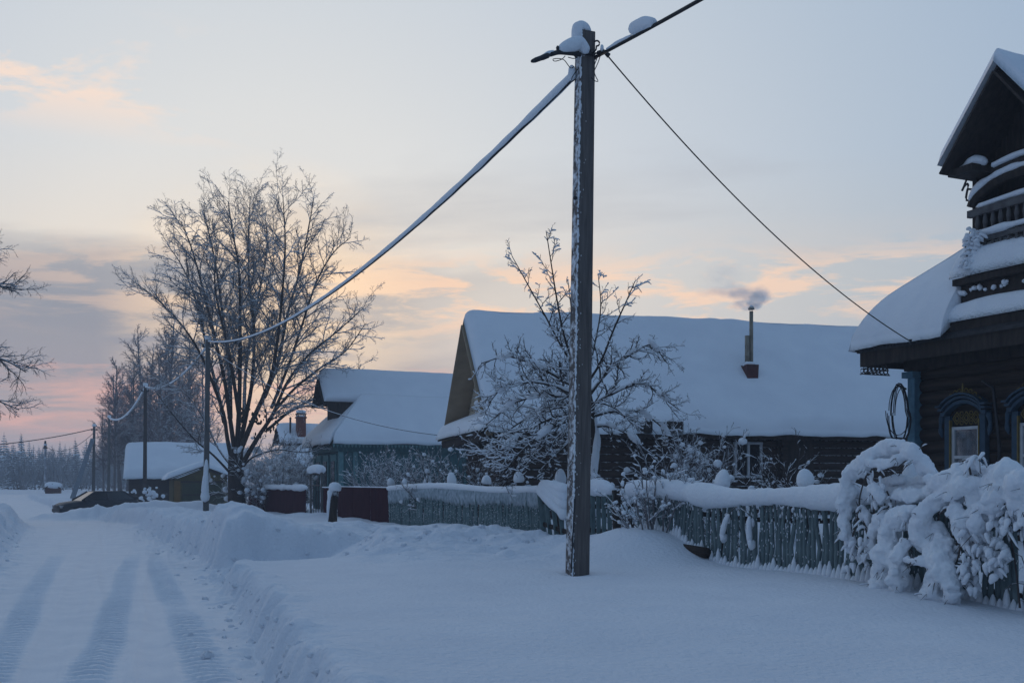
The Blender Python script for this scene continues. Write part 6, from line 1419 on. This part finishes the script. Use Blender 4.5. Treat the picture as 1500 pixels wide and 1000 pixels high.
# ================================================================== SNOW-LADEN BUSHES over the near fence
def z3(x, y): return 1200+x*0.3, 620+y*0.3
def laden_bush(label, lobes, stems, seed, t0, clots):
    b = gst(s_at(lobes[0][0][0][0]*0.3+1200, t0), t0); root = thing('snow_laden_bush', b, label, 'bush', 'snow laden bushes over the fence')
    mb = MB(); rl = random.Random(seed*13); tw_ = []
    for pts, rr, dt in lobes:
        w = []
        for k, (x, y) in enumerate(pts):
            u, v = z3(x, y); w.append(on_t(u, v, t0+dt+0.05*math.sin(k*2.1+seed)))
        snow_rope(mb, w, [r*0.27/1500*13.0 for r in rr], seed+int(pts[0][0]), 1.0, 14, 7, 0.22, 6.0)
        cw_ = catmull(w, 5)
        for k in range(0, len(cw_), 2):
            r0 = np.interp(k/len(cw_), np.linspace(0, 1, len(rr)), rr)*0.3/1500*13.0
            if rl.random() < 0.75: mb.blob(cw_[k]+Vector((rl.uniform(-1, 1), rl.uniform(-.9, .5), rl.uniform(-0.9, 0.6)))*r0*0.75, r0*rl.uniform(0.35, 0.75), k+seed, 0.4, 2)
            if rl.random() < 0.55: tw_.append((cw_[k], r0))
    o = mb.build('snow_load', M_SNOWF, root, True)
    rm = o.modifiers.new('remesh', 'REMESH'); rm.mode = 'VOXEL'; rm.voxel_size = 0.017; rm.use_smooth_shade = True
    sm = o.modifiers.new('smooth', 'SMOOTH'); sm.factor = 0.5; sm.iterations = 5
    tx = bpy.data.textures.new('snow_clouds', 'CLOUDS'); tx.noise_scale = 0.12; tx.noise_depth = 2
    dp = o.modifiers.new('displace', 'DISPLACE'); dp.texture = tx; dp.strength = 0.085; dp.mid_level = 0.5; dp.texture_coords = 'LOCAL'
    tx2 = bpy.data.textures.new('snow_grain', 'CLOUDS'); tx2.noise_scale = 0.05; tx2.noise_depth = 2
    d2 = o.modifiers.new('grain', 'DISPLACE'); d2.texture = tx2; d2.strength = 0.022; d2.mid_level = 0.5; d2.texture_coords = 'LOCAL'
    mt = MB(); ms = MB(); rg = random.Random(seed)
    for p, r0 in tw_:          # bent twigs poking out of the load
        for _ in range(2):
            d = Vector((rg.uniform(-1, 1), rg.uniform(-0.8, 0.2), rg.uniform(-1.2, 0.25))).normalized(); L_ = r0*1.1+rg.uniform(0.04, 0.15)
            m_ = p+d*L_*0.6; q = p+d*L_+Vector((rg.uniform(-.04, .04), 0, -0.03)); mt.tube([p, m_, q], [0.006, 0.0045, 0.0025], 4)
            if rg.random() < 0.5: e = m_+(q-m_)*0.3+Vector((rg.uniform(-.06, .06), rg.uniform(-.03, .03), rg.uniform(-.07, .01))); mt.tube([m_, e], 0.0025, 3)
            if rg.random() < 0.5: snow_rope(ms, [m_+Vector((0, 0, .006)), m_.lerp(q, 0.6)+Vector((0, 0, .01)), q], [0.012, 0.016, 0.006], _, 0.9, 6, 3, 0.4)
    for pts in stems:
        w = catmull([on_t(*z3(x, y), t0-0.06+dt) for x, y, dt in pts], 5); mt.tube(w, lerp_list([0.012, 0.005], len(w)), 5)
        for k in range(5):       # side twigs with little loads
            p = rg.choice(w); q = p+Vector((rg.uniform(-.16, .16), rg.uniform(-.12, .05), rg.uniform(-.22, .04))); m_ = p.lerp(q, 0.5)+Vector((rg.uniform(-.03, .03), 0, 0.03)); mt.tube([p, m_, q], 0.0045, 4)
            if rg.random() < 0.6: snow_rope(ms, [p+Vector((0, 0, .012)), m_+Vector((0, 0, .018)), q+Vector((0, 0, .012))], [0.012, 0.022, 0.014], k, 0.9, 6, 4, 0.3)
    for (x0, y0, x1, y1, n) in clots:       # feathery twiglets under the load
        for k in range(n):
            x, y = rg.uniform(x0, x1), rg.uniform(y0, y1); p = on_t(*z3(x, y), t0-0.02+rg.uniform(-.14, .14)); a = rg.uniform(-1.0, 1.0); q = p+Vector((math.sin(a)*0.11, rg.uniform(-.05, .05), -0.10*math.cos(a)-0.02)); mt.tube([p, q], 0.004, 4)
            snow_rope(ms, [p, p.lerp(q, 0.5)+Vector((0, 0, .012)), q], [rg.uniform(0.02, 0.035), rg.uniform(0.022, 0.045), 0.012], k, 0.85, 6, 4, 0.35)
    mt.build('stems', M_TWIG, root); ms.build('twig_snow', M_SNOWF, root, True)
laden_bush('snow laden bush arched over the near fence, left of the window',
    [([(150, 450), (130, 380), (140, 290), (165, 225), (230, 185), (300, 135), (380, 112), (450, 140), (505, 195), (570, 262)], [34, 44, 46, 42, 40, 44, 40, 46, 40, 24], 0.0),
     ([(230, 190), (330, 195), (420, 160)], [26, 28, 20], -0.12), ([(310, 292), (380, 270), (450, 285), (560, 268)], [30, 34, 30, 24], 0.12), ([(300, 150), (370, 165), (440, 150)], [22, 28, 20], 0.1),
     ([(112, 425), (125, 500), (150, 580), (172, 645)], [24, 36, 34, 14], -0.05), ([(250, 300), (290, 350), (300, 400)], [22, 34, 14], -0.15), ([(200, 400), (230, 470), (235, 540)], [20, 26, 12], 0.02),
     ([(478, 420), (420, 440), (365, 490), (340, 560), (335, 640), (320, 700), (300, 760), (285, 860)], [30, 48, 62, 66, 66, 62, 48, 20], -0.12),
     ([(350, 440), (300, 470), (262, 540), (245, 620)], [40, 46, 32, 14], -0.05), ([(370, 660), (395, 730), (400, 800), (380, 870)], [50, 58, 60, 40], -0.16), ([(310, 760), (300, 820), (330, 880)], [50, 56, 30], -0.12), ([(430, 560), (400, 620), (380, 700)], [30, 40, 30], -0.2)],
    [[(150, 600, 0), (190, 440, 0), (200, 350, 0), (240, 240, 0), (330, 210, 0), (420, 190, 0)], [(240, 560, 0), (210, 450, 0), (180, 380, -.05)], [(255, 250, 0), (290, 205, 0), (380, 210, 0)], [(200, 620, 0), (140, 560, 0), (110, 540, 0)], [(240, 850, .2), (300, 600, .2), (330, 350, .15), (430, 200, .1)], [(330, 330, 0), (350, 380, 0), (330, 420, 0)]],
    3, 8.95, [(130, 540, 250, 700, 26), (250, 240, 330, 380, 14), (260, 780, 440, 870, 16)])
laden_bush('snow laden bush spilling over the near fence below the windows at right edge',
    [([(370, 345), (440, 350), (520, 345), (560, 310), (640, 262), (720, 232), (760, 205)], [26, 36, 34, 46, 50, 40, 26], 0.05),
     ([(790, 275), (700, 305), (630, 340), (560, 390), (505, 450), (505, 540), (560, 610), (600, 660)], [28, 40, 44, 48, 50, 58, 60, 56], -0.05),
     ([(560, 500), (600, 560), (640, 630), (650, 650)], [40, 46, 36, 14], 0.05),
     ([(590, 630), (590, 690), (575, 760), (560, 830), (545, 915)], [58, 66, 74, 74, 40], -0.10), ([(640, 740), (650, 820), (630, 880)], [36, 40, 20], -0.1),
     ([(418, 665), (470, 668), (530, 690)], [10, 24, 30], -0.2),
     ([(1000, 235), (930, 245), (860, 285), (790, 350), (730, 390)], [44, 52, 56, 50, 30], 0.05), ([(880, 260), (880, 330), (850, 400), (800, 420)], [40, 56, 52, 34], -0.05),
     ([(680, 410), (675, 470), (700, 530), (730, 600)], [36, 46, 40, 20], -0.05), ([(760, 430), (780, 500), (760, 560)], [44, 48, 24], 0.0),
     ([(1060, 270), (990, 290), (950, 330), (985, 400), (1000, 460)], [50, 54, 44, 44, 24], -0.1), ([(1080, 260), (1060, 330), (1050, 420)], [50, 60, 40], -0.05), ([(1180, 250), (1120, 330), (1110, 430), (1140, 540)], [60, 70, 60, 40], 0.0),
     ([(715, 205), (740, 185), (760, 215), (770, 250)], [12, 24, 28, 22], 0.1), ([(780, 225), (840, 232), (880, 225)], [14, 20, 22], 0.1)],
    [[(600, 900, .1), (640, 700, .1), (690, 520, .1), (700, 400, .05), (760, 300, 0)], [(740, 250, 0), (730, 180, 0), (760, 160, 0), (810, 158, 0)], [(700, 180, 0), (740, 172, 0), (790, 168, 0)], [(590, 440, 0), (640, 400, -.05), (690, 420, 0)], [(880, 320, 0), (900, 380, -.05), (930, 460, -.05), (900, 560, -.05)], [(690, 600, 0), (670, 680, 0), (640, 720, 0)], [(980, 900, .2), (960, 700, .2), (930, 520, .1), (920, 330, .05)]],
    9, 8.85, [(690, 430, 930, 640, 90), (760, 600, 920, 740, 34), (690, 650, 770, 810, 26), (900, 400, 1000, 520, 20), (500, 850, 640, 920, 16)])

# ================================================================== CHIMNEY SMOKE
def smoke():
    c = FLUE_TOP + Vector((0.0, 0, 0.42))
    mb = MB(); mb.blob((0, 0, 0), 1.0, 3, 0.05, 3); me = mb.mesh('smoke_plume', None, True)
    o = link('smoke_plume', me); o.location = c+Vector((-0.35, 0, 0.45)); o.scale = (1.7, 1.0, 1.15)
    tag(o, 'thin grey smoke drifting from the flue pipe of the long house', 'smoke', None, 'stuff')
    m = bpy.data.materials.new('smoke'); m.use_nodes = True; nt = m.node_tree; N = nt.nodes; L = nt.links; N.remove(N['Principled BSDF'])
    pv = N.new('ShaderNodeVolumePrincipled'); pv.inputs['Color'].default_value = (0.85, 0.93, 1.0, 1); pv.inputs['Anisotropy'].default_value = 0.55
    tc = N.new('ShaderNodeTexCoord')
    def blobf(cx, cy, cz, sx, sz, amp):
        mp = N.new('ShaderNodeMapping'); mp.vector_type = 'POINT'; mp.inputs['Location'].default_value = (-cx/sx, -cy/0.5, -cz/sz); mp.inputs['Scale'].default_value = (1/sx, 1/0.5, 1/sz)
        nz0 = N.new('ShaderNodeTexNoise'); nz0.inputs['Scale'].default_value = 2.6; nz0.inputs['Detail'].default_value = 4; L.new(tc.outputs['Object'], nz0.inputs['Vector'])
        sb = N.new('ShaderNodeVectorMath'); sb.operation = 'MULTIPLY_ADD'; L.new(nz0.outputs['Color'], sb.inputs[0]); sb.inputs[1].default_value = (0.5, 0.3, 0.45); L.new(tc.outputs['Object'], sb.inputs[2])
        sb2 = N.new('ShaderNodeVectorMath'); sb2.operation = 'SUBTRACT'; L.new(sb.outputs[0], sb2.inputs[0]); sb2.inputs[1].default_value = (0.25, 0.15, 0.225)
        L.new(sb2.outputs[0], mp.inputs[0]); ln = N.new('ShaderNodeVectorMath'); ln.operation = 'LENGTH'; L.new(mp.outputs[0], ln.inputs[0])
        mr = N.new('ShaderNodeMapRange'); mr.inputs[1].default_value = 0.25; mr.inputs[2].default_value = 1.0; mr.inputs[3].default_value = amp; mr.inputs[4].default_value = 0.0; mr.clamp = True; L.new(ln.outputs['Value'], mr.inputs[0]); return mr.outputs[0]
    outs = [blobf(0.04, 0, -0.66, 0.17, 0.13, 5), blobf(0.24, 0, -0.70, 0.20, 0.13, 8), blobf(0.36, 0, -0.42, 0.22, 0.30, 7), blobf(0.10, 0, -0.35, 0.34, 0.22, 3.5), blobf(-0.22, 0, -0.28, 0.45, 0.25, 1.5), blobf(-0.30, 0, 0.15, 0.5, 0.45, 0.7), blobf(-0.6, 0, -0.3, 0.3, 0.2, 0.8)]
    cur = outs[0]
    for x in outs[1:]:
        a = N.new('ShaderNodeMath'); a.operation = 'ADD'; L.new(cur, a.inputs[0]); L.new(x, a.inputs[1]); cur = a.outputs[0]
    nz = N.new('ShaderNodeTexNoise'); nz.inputs['Scale'].default_value = 5; nz.inputs['Detail'].default_value = 5; L.new(tc.outputs['Object'], nz.inputs['Vector'])
    r = N.new('ShaderNodeMapRange'); r.inputs[1].default_value = 0.35; r.inputs[2].default_value = 0.65; r.inputs[3].default_value = 0.1; r.inputs[4].default_value = 1.0; L.new(nz.outputs[0], r.inputs[0])
    mu = N.new('ShaderNodeMath'); mu.operation = 'MULTIPLY'; L.new(cur, mu.inputs[0]); L.new(r.outputs[0], mu.inputs[1]); L.new(mu.outputs[0], pv.inputs['Density'])
    L.new(pv.outputs[0], N['Material Output'].inputs['Volume']); me.materials.append(m)
smoke()

# ================================================================== HAZE
hb = MB(); hb.box8([(-3600, -2200, -2.2), (3600, -2200, -2.2), (3600, 3600, -2.2), (-3600, 3600, -2.2), (-3600, -2200, 21), (3600, -2200, 21), (3600, 3600, 21), (-3600, 3600, 21)])
hz = hb.build('haze', None); hz['kind'] = 'stuff'
hm = bpy.data.materials.new('haze'); hm.use_nodes = True; hn = hm.node_tree; hn.nodes.remove(hn.nodes['Principled BSDF'])
hv = hn.nodes.new('ShaderNodeVolumePrincipled'); hv.inputs['Color'].default_value = (0.90, 0.93, 1.0, 1); hv.inputs['Density'].default_value = 0.0013; hv.inputs['Anisotropy'].default_value = 0.0
hn.links.new(hv.outputs[0], hn.nodes['Material Output'].inputs['Volume']); hz.data.materials.append(hm)

# many small pieces that cannot be picked apart one by one
for o in bpy.data.objects:
    if o.type == 'MESH' and o.parent is not None and o.name.split('.')[0] in ('twig_snow', 'snow', 'snow_pads', 'snow_clumps', 'rime', 'clinging_rime', 'foot_snow', 'snow_bits', 'plastered_snow', 'withered_leaves', 'twigs', 'crown', 'stems', 'wire_loops', 'log_ends', 'sheet_edge'):
        o['kind'] = 'stuff'
SC.cycles.volume_bounces = 2
